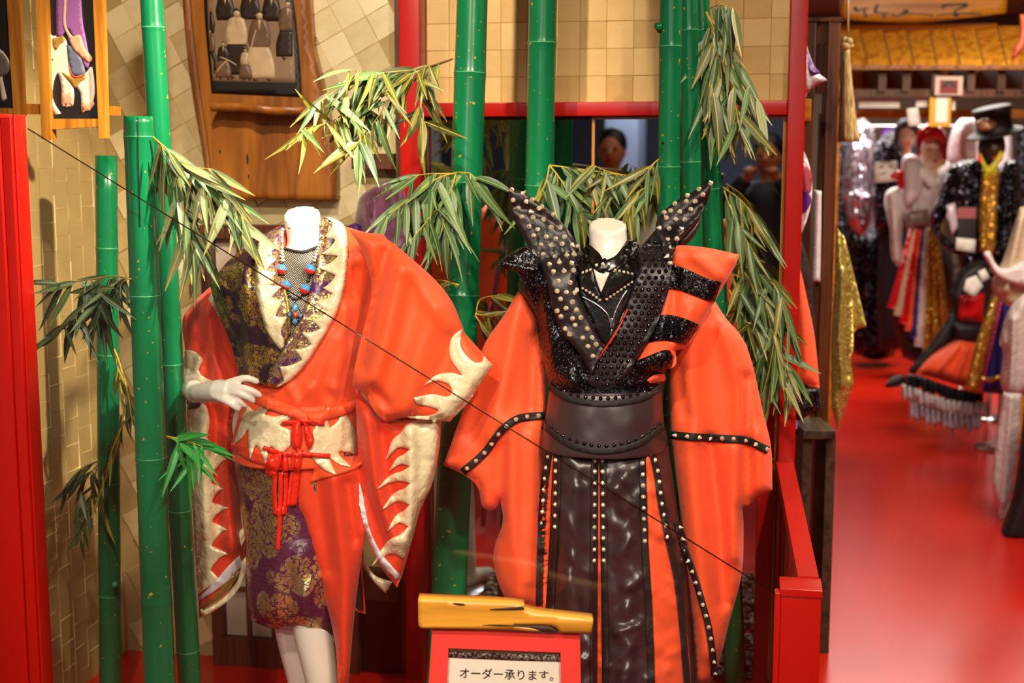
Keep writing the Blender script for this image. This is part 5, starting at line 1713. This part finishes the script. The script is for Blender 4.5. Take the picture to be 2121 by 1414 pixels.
obj('tail', inflate([(1740, 480, 1), (1752, 500), (1772, 580), (1795, 676, 1), (1778, 681), (1766, 690, 1), (1756, 600)], 4.46, .02, 8, 6), MT['gold_cloth'], gc)

# amber shop roof with the shop sign
YR = 7.6
rf = thing('shop_roof', 'amber wooden stall roof of wide boards over the costume display', 'roof', (P(1760, 500, YR).x, YR, 0))
for i in range(9):
    x0, x1 = 1738 + i * 48, 1738 + (i + 1) * 48 - 3
    q = [P(x0 + 13, 137, YR - .25), P(x1 + 13, 137, YR - .25 - .06), P(x1 - 4, 66, YR + .1 - .06), P(x0 - 4, 66, YR + .1)]
    off = Vector((0, .02, .035))
    obj('roof_board', hexa(q + [v + off for v in q]), MT['roof_wood'], rf, False)
obj('ridge_pole', tube([P(1735, 60, YR + .06), P(2064, 57, YR + .06)], .022, 12), MT['amber_wood'], rf)
obj('eave_board', pbox(1752, 134, 2180, 144, YR - .29, .05), MT['brown_wood'], rf, False)
obj('back_board', pbox(1735, 140, 2180, 190, YR + .12, .03), MT['brown_wood'], rf, False)
for x in (1819, 1869, 1930, 2003, 2066, 2120):
    obj('rafter', pbox(x, 140, x + 18, 190, YR - .22, .33), MT['gate_wood'], rf, False)
obj('lintel', pbox(1735, 185, 2180, 201, YR - .2, .1), MT['gate_wood'], rf, False)
upright(1733, 1746, 140, YR - .1, .06, MT['amber_wood'], rf)
upright(2150, 2172, 140, YR - .1, .06, MT['amber_wood'], rf)
obj('hanging_rail', pbox(1738, 227, 2160, 244, YR + .75, .05), MT['amber_wood'], rf, False)
sb_ = obj('shop_sign', board([(1738, -70, 1), (2092, -70, 1), (2084, 26, 1), (2000, 36), (1900, 45), (1800, 42), (1746, 38, 1)], YR - .1, .04, 14), MT['amber_wood'], label='amber board with black brush calligraphy above the stall roof', cat='sign')
bk = []
for pts, ws in (([(1771, 14), (1774, 22), (1780, 21), (1789, 19), (1799, 17)], [8, 6, 4, 4, 3]), ([(1790, 18), (1791, 26), (1795, 36)], [5, 5, 7]), ([(1773, 15), (1771, 21)], [7, 3]),
                ([(1818, 9), (1814, 18), (1812, 25), (1820, 26), (1832, 27), (1841, 26)], [7, 6, 5, 3, 3, 3]), ([(1816, 20), (1812, 22)], [6, 5]), ([(1832, 27), (1831, 32), (1832, 38)], [4, 5, 7]),
                ([(1848, 27), (1852, 33), (1860, 34), (1868, 28), (1874, 24), (1882, 22)], [3, 2, 3, 4, 7, 6]), ([(1880, 23), (1872, 30), (1868, 34)], [5, 3, 2]), ([(1868, 28), (1890, 28), (1915, 29), (1932, 32)], [2, 2, 2, 4]),
                ([(1952, 17), (1956, 11), (1975, 10), (2000, 9), (2001, 12), (1990, 17), (1980, 21), (1978, 27), (1984, 32), (1976, 33)], [7, 6, 4, 6, 6, 4, 4, 5, 6, 4]), ([(1940, 32), (1965, 29), (2000, 28), (2034, 29)], [2, 3, 4, 3])):
    bk.append(board(brush(pts, ws), YR - .102, .0015, 3))
obj('lettering', add(*bk), MT['ink'], sb_, False)
MT['tag_white'] = plain('white_tag_card', '#ece8e4', .6, var=.04)
obj('notice_board', pbox(1779, 204, 1864, 223, YR - .12, .006), MT['tag_white'], label='long white notice strip under the stall lintel', cat='sign', smooth=False)
tg = obj('small_poster', pbox(1936, 158, 1995, 197, YR - .236, .006), plain('pinkish_card', '#d8b8ae', .5), label='small red and pink poster pinned on the rafters', cat='poster', smooth=False)
obj('print', pbox(1946, 166, 1985, 194, YR - .238, .001), plain('crimson_print', '#7c1420', .5), tg, False)
obj('print', add(board([(1952, 182, 1), (1955, 172), (1966, 166), (1977, 172), (1980, 182, 1), (1974, 182, 1), (1966, 174), (1958, 182, 1)], YR - .2395, .001, 4)), MT['ink'], tg, False)
gf = thing('gilt_frame', 'gilt framed white card hanging from the rail', 'frame', P(1948, 262, YR - .2))
obj('frame', pbox(1924, 200, 1971, 262, YR - .2, .012), plain('gilt', '#e0a832', .35, .3), gf, False)
obj('card', pbox(1937, 201, 1964, 253, YR - .203, .002), MT['tag_white'], gf, False)
obj('note_card', board([(1878, 225, 1), (1902, 222, 1), (1907, 260, 1), (1882, 262, 1)], YR - .25, .004), MT['tag_white'], label='white note card hanging left of the gilt frame', cat='tag')
obj('note_card', pbox(1897, 204, 1926, 221, YR - .14, .004), MT['tag_white'], label='small white card under the lintel, left of the gilt frame', cat='tag', smooth=False)
obj('note_card', pbox(1972, 204, 1979, 228, YR - .14, .004), MT['tag_white'], label='narrow white slip right of the gilt frame', cat='tag', smooth=False)

# ------------------------------------------------------------------ costumed figures down the aisle
MT['skin'] = plain('mannequin_skin', '#e0bfa2', .4, var=.05)
MT['skin_dark'] = plain('dark_mannequin_skin', '#3a2218', .35, var=.1)
MT['far_black'] = sequin('far_black_sequin', '#0d0b12', 70, .8, .5, .2, '#9a94b8')
MT['far_silver'] = sequin('far_silver_sequin', '#c4b8c6', 42, .9, .75, .22, '#ffffff')
MT['far_gold'] = sequin('far_gold_sequin', '#b8862a', 70, .6, .6, .25, '#ffe08a')
MT['far_white'] = satin('white_ruffle_cloth', '#ded0d4', .5, .2, 0, .5, 22)
MT['black_cloth'] = plain('black_cloth', '#14101a', .6, var=.3)
MT['shiny_red'] = plain('shiny_red', '#d0141c', .2, .1, var=.2, vs=30)
MT['navy'] = plain('navy_cloth', '#1c1a6e', .6, var=.2)
MT['lace'] = plain('beige_lace', '#cbb59c', .7, var=.35, vs=40)


def head(cx, cy, w, h, Y, skin, par, turn=0.0):
    """egg shaped head with brow, nose, eyes and lips"""
    s = Y / F
    c = P(cx, cy, Y)
    rx, rz = w / 2 * s, h / 2 * s
    V, Fc = [], []
    n_, m_ = 20, 16
    for i in range(m_ + 1):
        t = math.pi * i / m_
        for j in range(n_):
            a = 2 * math.pi * j / n_
            taper = 1 - .28 * max(0, -math.cos(t)) ** 1.2
            x, y, z = math.sin(t) * math.cos(a) * taper, math.sin(t) * math.sin(a) * (1.15 if math.sin(a) > 0 else 1.02) * taper, math.cos(t)
            fz = math.exp(-(x / .16) ** 2) * math.exp(-((z + .22) / .16) ** 2) * .2 if y < 0 else 0
            ez = (math.exp(-((abs(x) - .38) / .16) ** 2) * math.exp(-((z - .05) / .12) ** 2)) * .1 if y < 0 else 0
            V.append(c + Vector((x * rx, (y - fz + ez) * rx, z * rz)))
    for i in range(m_):
        for j in range(n_):
            Fc.append((i * n_ + j, (i + 1) * n_ + j, (i + 1) * n_ + (j + 1) % n_, i * n_ + (j + 1) % n_))
    hd = obj('head', (V, Fc), skin, par)
    for sx in (-1, 1):
        obj('eye', ball(c + Vector((sx * .38 * rx, -.84 * rx, .05 * rz)), rx * .15, 10, 6, (1.3, .4, .6)), MT['ink'], hd)
    obj('lips', ball(c + Vector((0, -.86 * rx, -.5 * rz)), rx * .16, 10, 6, (1.4, .5, .6)), MT['shiny_red'], hd)
    nk_ = loft([(cy + h * .36, cx - w * .22, cx + w * .22, Y + .01, w * .2 * s), (cy + h * .75, cx - w * .27, cx + w * .27, Y + .02, w * .24 * s)], 14, 3)
    obj('neck', nk_, skin, par)
    return hd


def figure(name, label, cx, Y, cat_='costume', group=None):
    p = P(cx, 700, Y)
    return thing(name, label, cat_, (p.x, Y, 0))


def gar(nm, par, poly, Y, mat, T=.08, Rp=22, step=6, folds=(), **kw):
    return obj(nm, inflate(poly, Y, T, Rp, step, folds, **kw), mat, par)


def stem_(par, cx, Y):
    p = P(cx, 700, Y)
    obj('stand', add(tube([Vector((p.x, Y, .01)), Vector((p.x, Y, .9))], .015, 8), lathe([(.13, 0), (.13, .012), (.03, .02)], (p.x, Y, 0), 18)), MT['silver'], par)


# 1 silver jacket over black dress
f1 = figure('costume_figure', 'silver white sequin jacket over a long black dress, just right of the gold cloth', 1785, 10.2)
gar('black_dress', f1, [(1752, 420, 1), (1790, 470), (1850, 440, 1), (1862, 560), (1862, 690), (1852, 738, 1), (1810, 746), (1768, 732, 1), (1752, 640)], 10.25, MT['far_black'], .16, 30, folds=[([(1800, 500), (1790, 730)], .05, 8), ([(1830, 480), (1840, 730)], .05, 8), ([(1775, 500), (1772, 720)], .04, 6)])
gar('jacket', f1, [(1750, 320), (1768, 285), (1790, 262), (1812, 300), (1816, 380), (1808, 440), (1796, 482, 1), (1770, 480), (1752, 440), (1744, 380)], 10.0, MT['far_silver'], .14, 26, folds=[([(1770, 300), (1765, 460)], .04, 6), ([(1795, 300), (1800, 440)], .04, 6)])
gar('sleeve', f1, [(1758, 400), (1786, 392), (1812, 410), (1800, 470), (1778, 486), (1762, 450)], 9.85, MT['far_silver'], .08, 16)
gar('hood', f1, [(1764, 262), (1785, 244), (1806, 262), (1808, 292), (1786, 304), (1764, 292)], 10.0, MT['far_silver'], .12, 16)
# 2 black sequin jacket with a pale face under a dark hood
f2 = figure('costume_figure', 'black sequin jacket with a pale mannequin face under a dark purple hood', 1850, 9.6)
gar('jacket', f2, [(1806, 330), (1820, 290), (1850, 270), (1880, 300), (1896, 330), (1890, 400), (1880, 470), (1820, 480), (1808, 420)], 9.65, MT['far_black'], .16, 30, folds=[([(1840, 300), (1836, 460)], .04, 6)])
head(1878, 284, 34, 56, 9.45, MT['skin'], f2)
gar('hood', f2, [(1852, 300), (1854, 262), (1878, 240), (1902, 262), (1904, 290), (1892, 272), (1876, 264), (1862, 274), (1860, 312)], 9.42, MT['black_cloth'], .07, 12)
gar('skirt', f2, [(1822, 470, 1), (1880, 465, 1), (1892, 600), (1888, 720, 1), (1820, 724, 1), (1816, 600)], 9.7, MT['black_cloth'], .14, 26)
tg1 = obj('price_card', board([(1813, 335, 1), (1858, 333, 1), (1860, 374, 1), (1811, 379, 1)], 8.4, .006), MT['tag_white'], label='large white price card held out by the red glove', cat='tag')
obj('mark', add(board(brush([(1822, 345), (1830, 346)], [4, 3]), 8.396, .002, 3), board(brush([(1842, 344), (1850, 346)], [4, 3]), 8.396, .002, 3), board(brush([(1822, 361), (1836, 358)], [2, 2]), 8.396, .002, 3)), MT['ink'], tg1)
# 3 red wig figure
f3 = figure('costume_figure', 'mannequin with glossy red wig, white ruffled blouse and ribbon skirt', 1915, 8.6)
head(1930, 312, 50, 84, 8.5, MT['skin'], f3)
gar('wig', f3, [(1902, 318), (1898, 288), (1908, 262), (1932, 254), (1952, 264), (1962, 292), (1960, 330), (1952, 322), (1950, 296), (1930, 290), (1910, 296), (1907, 322)], 8.4, MT['shiny_red'], .09, 16)
gar('wig_back', f3, [(1903, 310), (1900, 285), (1912, 264), (1932, 256), (1952, 266), (1960, 290), (1957, 330), (1905, 330)], 8.58, MT['shiny_red'], .1, 20)
gar('blouse', f3, [(1876, 345), (1900, 335), (1918, 352), (1940, 352), (1960, 345), (1966, 400), (1940, 440), (1926, 474, 1), (1880, 476, 1), (1872, 440), (1866, 390)], 8.6, MT['far_white'], .12, 24, ripple=.03, folds=[([(1890, 350), (1895, 460)], .04, 6), ([(1945, 360), (1935, 440)], .04, 6)])
gar('ruffle', f3, [(1898, 340), (1918, 350), (1934, 372), (1926, 392), (1912, 378), (1896, 372), (1880, 362)], 8.45, MT['far_white'], .06, 10)
gar('sleeve', f3, [(1868, 330), (1894, 320), (1912, 345), (1908, 400), (1880, 430), (1870, 400)], 8.45, MT['far_white'], .08, 18)
gar('cuff_drape', f3, [(1838, 395), (1862, 388), (1872, 420), (1868, 500), (1872, 540), (1858, 552, 1), (1846, 530), (1842, 470), (1832, 420)], 8.45, MT['far_white'], .05, 12, folds=[([(1850, 400), (1858, 540)], .03, 5)])
gar('glove', f3, [(1840, 362), (1860, 352), (1874, 360), (1874, 388), (1862, 392), (1856, 374), (1842, 370)], 8.42, MT['shiny_red'], .04, 8)
gar('corset', f3, [(1876, 438, 1), (1922, 432, 1), (1924, 468, 1), (1880, 474, 1)], 8.44, plain('grey_corset', '#8a7870', .4, .3, var=.3, vs=30), .05, 12)
gar('underskirt', f3, [(1884, 470, 1), (1935, 468, 1), (1975, 560), (1960, 700), (1940, 770, 1), (1870, 740, 1), (1842, 640, 1)], 8.7, MT['black_cloth'], .16, 26)
for i, (a_, b_, c_) in enumerate(((1890, 1848, 'shiny_red'), (1896, 1862, 'lace'), (1901, 1872, 'shiny_red'), (1908, 1884, 'orange'), (1914, 1894, 'navy'), (1919, 1904, 'far_white'), (1925, 1920, 'far_gold'), (1931, 1940, 'far_gold'), (1936, 1958, 'far_gold'))):
    yb = 640 + i * 16 if i < 6 else 700 + (8 - i) * 20
    gar('ribbon', f3, [(a_ - 5, 470, 1), (a_ + 5, 470, 1), ((a_ + b_) / 2 + 8, 560), (b_ + 11, yb, 1), (b_ - 11, yb - 4, 1), ((a_ + b_) / 2 - 8, 560)], 8.5 - .01 * (i % 3), MT[c_], .04, 9, 6)
# 4 white feather figure
f4 = figure('costume_figure', 'white feathered headdress and cape behind the top hat', 1988, 8.9)
gar('plume', f4, [(1962, 330), (1966, 290), (1978, 258), (2000, 240), (2022, 250), (2026, 290), (2022, 340), (2000, 350), (1975, 345)], 8.9, MT['far_white'], .12, 20, ripple=.05)
gar('cape', f4, [(1958, 340), (1990, 330), (2030, 340), (2040, 460), (1990, 480), (1960, 440)], 8.95, MT['far_white'], .12, 24, ripple=.05)
stem_(f4, 1995, 8.95)
# 5 top hat figure
f5 = figure('costume_figure', 'top-hatted dark mannequin in black sequin tailcoat with gold waistcoat and yellow scarf', 2050, 8.0)
head(2054, 306, 54, 84, 8.0, MT['skin_dark'], f5)
gar('tailcoat', f5, [(1968, 345), (2020, 330), (2054, 356), (2090, 330), (2112, 345), (2116, 450), (2108, 560), (2100, 600, 1), (2040, 600, 1), (1990, 560), (1985, 460), (1965, 400)], 8.05, MT['far_black'], .16, 34, folds=[([(2020, 350), (2026, 580)], -.04, 6), ([(2085, 350), (2078, 560)], -.04, 6)])
gar('sleeve', f5, [(1970, 342), (1992, 350), (1985, 400), (1958, 450), (1950, 480), (1990, 516), (1984, 530), (1955, 510), (1928, 470), (1926, 445), (1945, 400)], 7.85, MT['far_black'], .07, 14, folds=[([(1965, 370), (1938, 450)], .03, 6)])
gar('waistcoat', f5, [(2034, 350, 1), (2072, 350, 1), (2066, 430), (2060, 520), (2046, 526), (2028, 522, 1), (2026, 440)], 7.86, MT['far_gold'], .05, 12, folds=[([(2050, 400), (2048, 520)], -.02, 4)])
sc = satin('yellow_scarf', '#c8b81e', .35, .2, 0, .4, 30)
gar('scarf', f5, [(2030, 316), (2048, 344), (2072, 312), (2078, 328), (2062, 352), (2066, 380), (2052, 362), (2040, 384), (2036, 350)], 7.82, sc, .03, 7)
hatm = plain('black_felt', '#15141a', .6, var=.2)
brim = P(2062, 279, 7.95)
obj('hat', add(lathe([(.08, .0), (.155, .004), (.158, .01), (.12, .02), (.105, .03), (.1, .1), (.108, .155), (.11, .16)], brim, 28, (-.25, -.12, 1)), lathe([(.157, .004), (.163, .01), (.157, .016)], brim, 28, (-.25, -.12, 1))), hatm, f5)
obj('brooch', ball(P(2043, 258, 7.78), .035, 12, 8, (1.7, .5, 1)), sequin('jewel_brooch', '#b89070', 90, .7, .7, .2, '#ffffff'), f5)
stem_(f5, 2054, 8.1)
bx = thing('black_box', 'black packet with a pink label held at the tailcoat elbow', 'box', P(2002, 520, 7.75))
obj('carton', pbox(1982, 428, 2024, 520, 7.75, .06, bev=.004), MT['black_cloth'], bx)
obj('label', pbox(1982, 430, 2022, 452, 7.745, .003), plain('rose_label', '#a0525a', .5), bx, False)
obj('tag_card', board([(1981, 492, 1), (2021, 496, 1), (2019, 523, 1), (1980, 517, 1)], 7.74, .004), MT['tag_white'], label='cream tag under the black packet', cat='tag')
obj('tag_card', board([(1960, 425, 1), (1978, 420, 1), (1984, 470, 1), (1972, 486, 1)], 7.72, .004), MT['lilac'], label='lilac card at the sequin tailcoat cuff', cat='tag')
# 6 can-can dress leaning out
f6 = figure('cancan_dress', 'red and black can-can dress with black and white ruffled hem, flared over the aisle floor', 1975, 7.6, 'dress')
gar('bodice', f6, [(1966, 610, 1), (1990, 560), (2040, 540), (2052, 600), (2040, 680), (1998, 690, 1), (1978, 660)], 7.7, MT['black_cloth'], .1, 18)
gar('corset', f6, [(1988, 612, 1), (2040, 606, 1), (2036, 668, 1), (1982, 664, 1)], 7.58, MT['shiny_red'], .05, 14)
gar('skirt', f6, [(1984, 700, 1), (2030, 706, 1), (2036, 760), (2030, 806, 1), (1990, 800), (1940, 785), (1896, 772, 1), (1930, 735)], 7.55, MT['neon'], .14, 26, folds=[([(1995, 705), (1930, 780)], .03, 6), ([(2010, 705), (1975, 795)], .03, 6), ([(2022, 710), (2015, 800)], .03, 6)])
gar('sash', f6, [(1972, 668, 1), (2038, 672, 1), (2032, 712, 1), (1980, 704, 1)], 7.5, MT['black_cloth'], .06, 10)
gar('side_skirt', f6, [(1975, 640, 1), (1985, 690), (1930, 740), (1892, 776, 1), (1880, 768, 1), (1920, 720), (1955, 670)], 7.6, MT['black_cloth'], .06, 10)
def ruffle(par, top, drop, Y, mat, n_, T=.05):
    """gathered frill hanging from a pixel line"""
    tp = along(top, 6)
    bot = []
    for i, (x, y) in enumerate(tp):
        d = drop * (1 + .16 * math.sin(i * 2.1) + .1 * math.sin(i * 0.9))
        bot.append((x + 2 * math.sin(i * 1.7), y + d))
    fl = [([(x, y), ((x + bx) / 2, (y + by) / 2), (bx, by)], .045 if i % 2 else -.04, 3.2) for i, ((x, y), (bx, by)) in enumerate(zip(tp, bot)) if i % 1 == 0]
    return obj('ruffle', inflate([(x, y, 1) for x, y in tp] + [(x, y) for x, y in bot[::-1]], Y, T, 8, 3.5, fl), mat, par)


ruffle(f6, [(1872, 776), (1900, 776), (1940, 790), (1990, 806), (2038, 808)], 30, 7.42, MT['black_cloth'], 20)
ruffle(f6, [(1864, 794), (1890, 800), (1930, 816), (1985, 830), (2042, 832)], 30, 7.38, MT['far_white'], 20)
ruffle(f6, [(1880, 822), (1915, 838), (1970, 852), (2034, 850)], 38, 7.44, MT['lilac'], 20)
gar('shoe', f6, [(1832, 800), (1850, 780), (1872, 778), (1874, 794), (1850, 802)], 8.0, MT['black_cloth'], .04, 8)
obj('tag_card', board([(2002, 578, 1), (2022, 570, 1), (2036, 592, 1), (2018, 616, 1), (1996, 600, 1)], 7.4, .004), MT['tag_white'], label='cream tag pinned on the can-can corset', cat='tag')
obj('tag_card', board([(2026, 562, 1), (2040, 556, 1), (2050, 574, 1), (2034, 586, 1)], 7.42, .004), MT['tag_white'], label='smaller cream tag above the can-can corset', cat='tag')
# 7 navy coat with gold braid
f7 = figure('navy_coat', 'navy blue coat with a gold sequin front band and braid', 2050, 7.2, 'coat')
gar('skirt', f7, [(2075, 570, 1), (2112, 560, 1), (2112, 820, 1), (2060, 815), (2028, 812, 1), (2045, 720)], 7.2, MT['navy'], .1, 20, folds=[([(2085, 600), (2070, 800)], .04, 7)])
gar('gold_band', f7, [(2068, 580, 1), (2082, 582, 1), (2060, 680), (2030, 816, 1), (1998, 808, 1), (2024, 700)], 7.08, MT['far_gold'], .04, 10)
gar('pink_edge', f7, [(2082, 580, 1), (2086, 580, 1), (2062, 690), (2034, 812, 1), (2030, 812, 1), (2058, 680)], 7.05, plain('magenta_edge', '#b02a6a', .5), .01, 3, 4)
obj('braid', tube(spline([P(2030, 782, 7.0), P(2052, 786, 6.98), P(2078, 778, 7.0), P(2110, 770, 7.0)], 5), .013, 8), MT['far_gold'], f7)
stem_(f7, 2080, 7.25)
# 8 lace cape figure at the right edge
f8 = figure('lace_gown', 'beige lace cape over white ruffled sleeve, long sash and black skirt at the right edge', 2100, 6.0, 'gown')
gar('cape', f8, [(2112, 430, 1), (2140, 420, 1), (2150, 640, 1), (2100, 640), (2060, 610), (2056, 580), (2076, 540), (2096, 480)], 6.3, MT['lace'], .08, 20, folds=[([(2115, 450), (2085, 600)], .03, 8)], ripple=.015)
gar('ruffle_edge', f8, [(2036, 526), (2050, 520), (2062, 545), (2080, 556), (2120, 540, 1), (2150, 600), (2100, 590), (2064, 574), (2048, 548)], 6.2, MT['far_white'], .05, 10, 5, ripple=.02)
gar('sleeve', f8, [(2090, 640), (2130, 600, 1), (2150, 800, 1), (2110, 822), (2084, 816), (2072, 790), (2078, 730), (2070, 706)], 5.9, MT['far_white'], .08, 20, folds=[([(2100, 660), (2095, 800)], .03, 6)], ripple=.015)
gar('long_sash', f8, [(2078, 812, 1), (2116, 815, 1), (2110, 920), (2092, 1040), (2070, 1082, 1), (2064, 1040), (2054, 1000, 1), (2064, 900)], 5.8, MT['far_white'], .03, 10, 6, folds=[([(2095, 820), (2078, 1040)], .02, 6)])
gar('black_skirt', f8, [(2122, 840, 1), (2170, 830, 1), (2190, 1150, 1), (2130, 1142), (2064, 1124, 1), (2100, 1010)], 5.6, MT['black_cloth'], .12, 30, 8)
stem_(f8, 2160, 6.3)
obj('red_tassel', inflate([(2112, 30, 1), (2130, 30, 1), (2126, 90), (2112, 110), (2094, 128, 1), (2100, 100), (2110, 80)], 6.6, .03, 8, 5), satin('coral_cord', '#c85a3a', .5, .2), label='coral ribbon tail hanging at the upper right corner', cat='ribbon')
# back row of garments on the rear rack
rack = thing('clothes_rack', 'dark clothes rack rail far behind the costumed figures', 'rack', (P(1950, 700, 11).x, 11.0, 0))
ra, rb_ = P(1730, 262, 11), P(2180, 262, 11)
obj('rail', tube([ra, rb_], .02, 8), MT['silver'], rack)
for p in (ra, rb_):
    obj('post', tube([p, Vector((p.x, p.y, 0))], .02, 8), MT['silver'], rack)
cols = [('far_black', 'black sequin'), ('far_silver', 'silver sequin'), ('purple', 'purple satin'), ('black_cloth', 'plain black'), ('far_gold', 'gold sequin'), ('black_satin', 'dark brown satin'), ('shiny_red', 'glossy red'), ('far_white', 'white ruffled')]
for i in range(9):
    x = 1748 + i * 47
    c_, w_ = cols[i % 8]
    t = figure('hanging_garment', '%s garment on the far rack, %s' % (w_, ['leftmost, behind the silver jacket', 'second from the left', 'behind the dark hood', 'left of the red wig', 'behind the red wig', 'behind the white plume', 'left of the top hat', 'behind the top hat', 'at the right end'][i]), x, 11.0, 'garment', 'garments on the far rack')
    t['group'] = 'garments on the far rack'
    gar('cloth', t, [(x - 8, 268, 1), (x + 8, 268, 1), (x + 19, 290), (x + 18, 420), (x + 20, 640, 1), (x - 20, 640, 1), (x - 18, 420), (x - 19, 290)], 11.0, MT[c_], .08, 16, 9, folds=[([(x - 6, 300), (x - 8, 630)], .04, 5), ([(x + 9, 300), (x + 10, 630)], .04, 5)])

# ================================================================== behind the camera, met only in the mirror
def wtube(pts, rs, n=14):
    return tube(spline([Vector(p) for p in pts], 4), [v.x for v in spline([Vector((r, 0, 0)) for r in rs], 4)], n)


MT['face'] = plain('face_skin', '#b8764e', .5, var=.08)
MT['dark_coat'] = plain('dark_navy_coat', '#15161f', .7, var=.2)
MT['hair'] = plain('black_hair', '#0d0a09', .5, var=.2)


def person(label, x, y, h, coat, face_dir, arms):
    """standing figure: one skin for body, clothes grown around it"""
    t = thing('person', label, 'person', (x, y, 0))
    k = h / 1.75
    q = Matrix.Rotation(face_dir, 4, 'Z')

    def W(a, b, c):
        return q @ Vector((a * k, b * k, c * k)) + Vector((x, y, 0))
    hd = ball(W(0, -.01, 1.62), .1 * k, 20, 14, (.8, .98, 1.18))
    nose = ball(W(0, .095, 1.6), .016 * k, 8, 6, (.8, 1.2, 1.4))
    ears = [ball(W(s * .08, -.01, 1.61), .025 * k, 8, 6, (.4, .8, 1.2)) for s in (-1, 1)]
    neck_ = wtube([W(0, -.02, 1.56), W(0, -.02, 1.42)], [.05 * k, .06 * k])
    trunk = wtube([W(0, 0, 1.46), W(0, 0, 1.36), W(0, .01, 1.2), W(0, .01, 1.05), W(0, 0, .9)], [.09 * k, .15 * k, .14 * k, .13 * k, .15 * k])
    legs_ = [wtube([W(s * .09, 0, .92), W(s * .1, .01, .5), W(s * .1, -.01, .09), W(s * .1, .0, .05)], [.085 * k, .06 * k, .04 * k, .04 * k]) for s in (-1, 1)]
    shoes = [wtube([W(s * .1, -.06, .04), W(s * .11, .1, .04), W(s * .12, .18, .03)], [.035 * k, .045 * k, .03 * k]) for s in (-1, 1)]
    am, hands = [], []
    for s, (e, w_) in zip((-1, 1), arms):
        am.append(wtube([W(s * .14, 0, 1.4), W(s * .2, .0, 1.36), W(*e), W(*w_)], [.06 * k, .055 * k, .042 * k, .03 * k]))
        hc = W(*w_)
        hands.append(ball(hc, .045 * k, 10, 8, (.7, 1, 1)))
        for f in range(4):
            hands.append(tube([hc + q @ Vector(((f - 1.5) * .018, .02, .02)) * k, hc + q @ Vector(((f - 1.5) * .019, .055, .03)) * k, hc + q @ Vector(((f - 1.5) * .018, .06, .0)) * k], .0085 * k, 8))
        hands.append(tube([hc + q @ Vector((-s * .03, .0, .01)) * k, hc + q @ Vector((-s * .05, .04, .03)) * k], .01 * k, 8))
    remeshed('body', add(hd, nose, neck_, trunk, *ears, *am, *hands, *legs_), MT['face'], t, .012, 2)
    remeshed('coat', add(wtube([W(0, 0, 1.47), W(0, 0, 1.37), W(0, .01, 1.2), W(0, .01, 1.02), W(0, 0, .82)], [.1 * k, .175 * k, .165 * k, .16 * k, .18 * k]),
                         *[wtube([W(s * .13, 0, 1.4), W(s * .21, 0, 1.36), W(*e), W(*(Vector(w_) * .85 + Vector(e) * .15))], [.08 * k, .075 * k, .06 * k, .05 * k]) for s, (e, w_) in zip((-1, 1), arms)]), coat, t, .012, 2)
    obj('trousers', add(*[wtube([W(s * .09, 0, .92), W(s * .1, .01, .5), W(s * .1, -.01, .08)], [.105 * k, .085 * k, .07 * k]) for s in (-1, 1)]), MT['hair'], t)
    for s_ in shoes:
        obj('shoe', s_, MT['hair'], t)
    obj('hair', ball(W(0, -.03, 1.655), .1 * k, 18, 12, (.92, 1.0, 1.1)), MT['hair'], t)
    for s in (-1, 1):
        obj('eye', ball(W(s * .032, .083, 1.625), .011 * k, 8, 6), MT['ink'], t)
    obj('lips', ball(W(0, .086, 1.565), .018 * k, 8, 6, (1.3, .5, .5)), MT['shiny_red'], t)


person('person in dark coat raising both hands to the face, in the mirror', .04, -.42, 1.74, MT['dark_coat'], 0, (((-.26, .14, 1.3), (-.07, .2, 1.52)), ((.26, .14, 1.3), (.07, .2, 1.52))))
person('person in dark coat with arms down, in the mirror', -.95, -.5, 1.78, MT['dark_coat'], R(-8), (((-.25, .02, 1.1), (-.24, .1, .88)), ((.25, .02, 1.1), (.24, .1, .88))))
MT['pale_blue'] = plain('pale_blue_paint', '#9aa4b8', .5, var=.15)
for x in (-2.6, -1.75, -.2):
    obj('column', wbox(x, x + .28, -3.4, -3.12, 0, CEIL, .01), MT['pale_blue'], label={-2.6: 'pale blue shop column far behind, leftmost of three', -1.75: 'pale blue shop column far behind, middle of three', -.2: 'pale blue shop column far behind, rightmost of three'}[x], cat='column')
shf = thing('shop_shelf', 'grey shop shelving against the rear wall, seen only as a dim reflection', 'shelf', (.8, -4.6, 0))
for s in (0, 1.4):
    obj('side', wbox(.3 + s, .34 + s, -4.85, -4.5, 0, 2.1), MT['pale_blue'], shf, False)
for z in (.3, .8, 1.3, 1.8):
    obj('board', wbox(.34, 1.7, -4.85, -4.5, z, z + .03), MT['brown_wood'], shf, False)
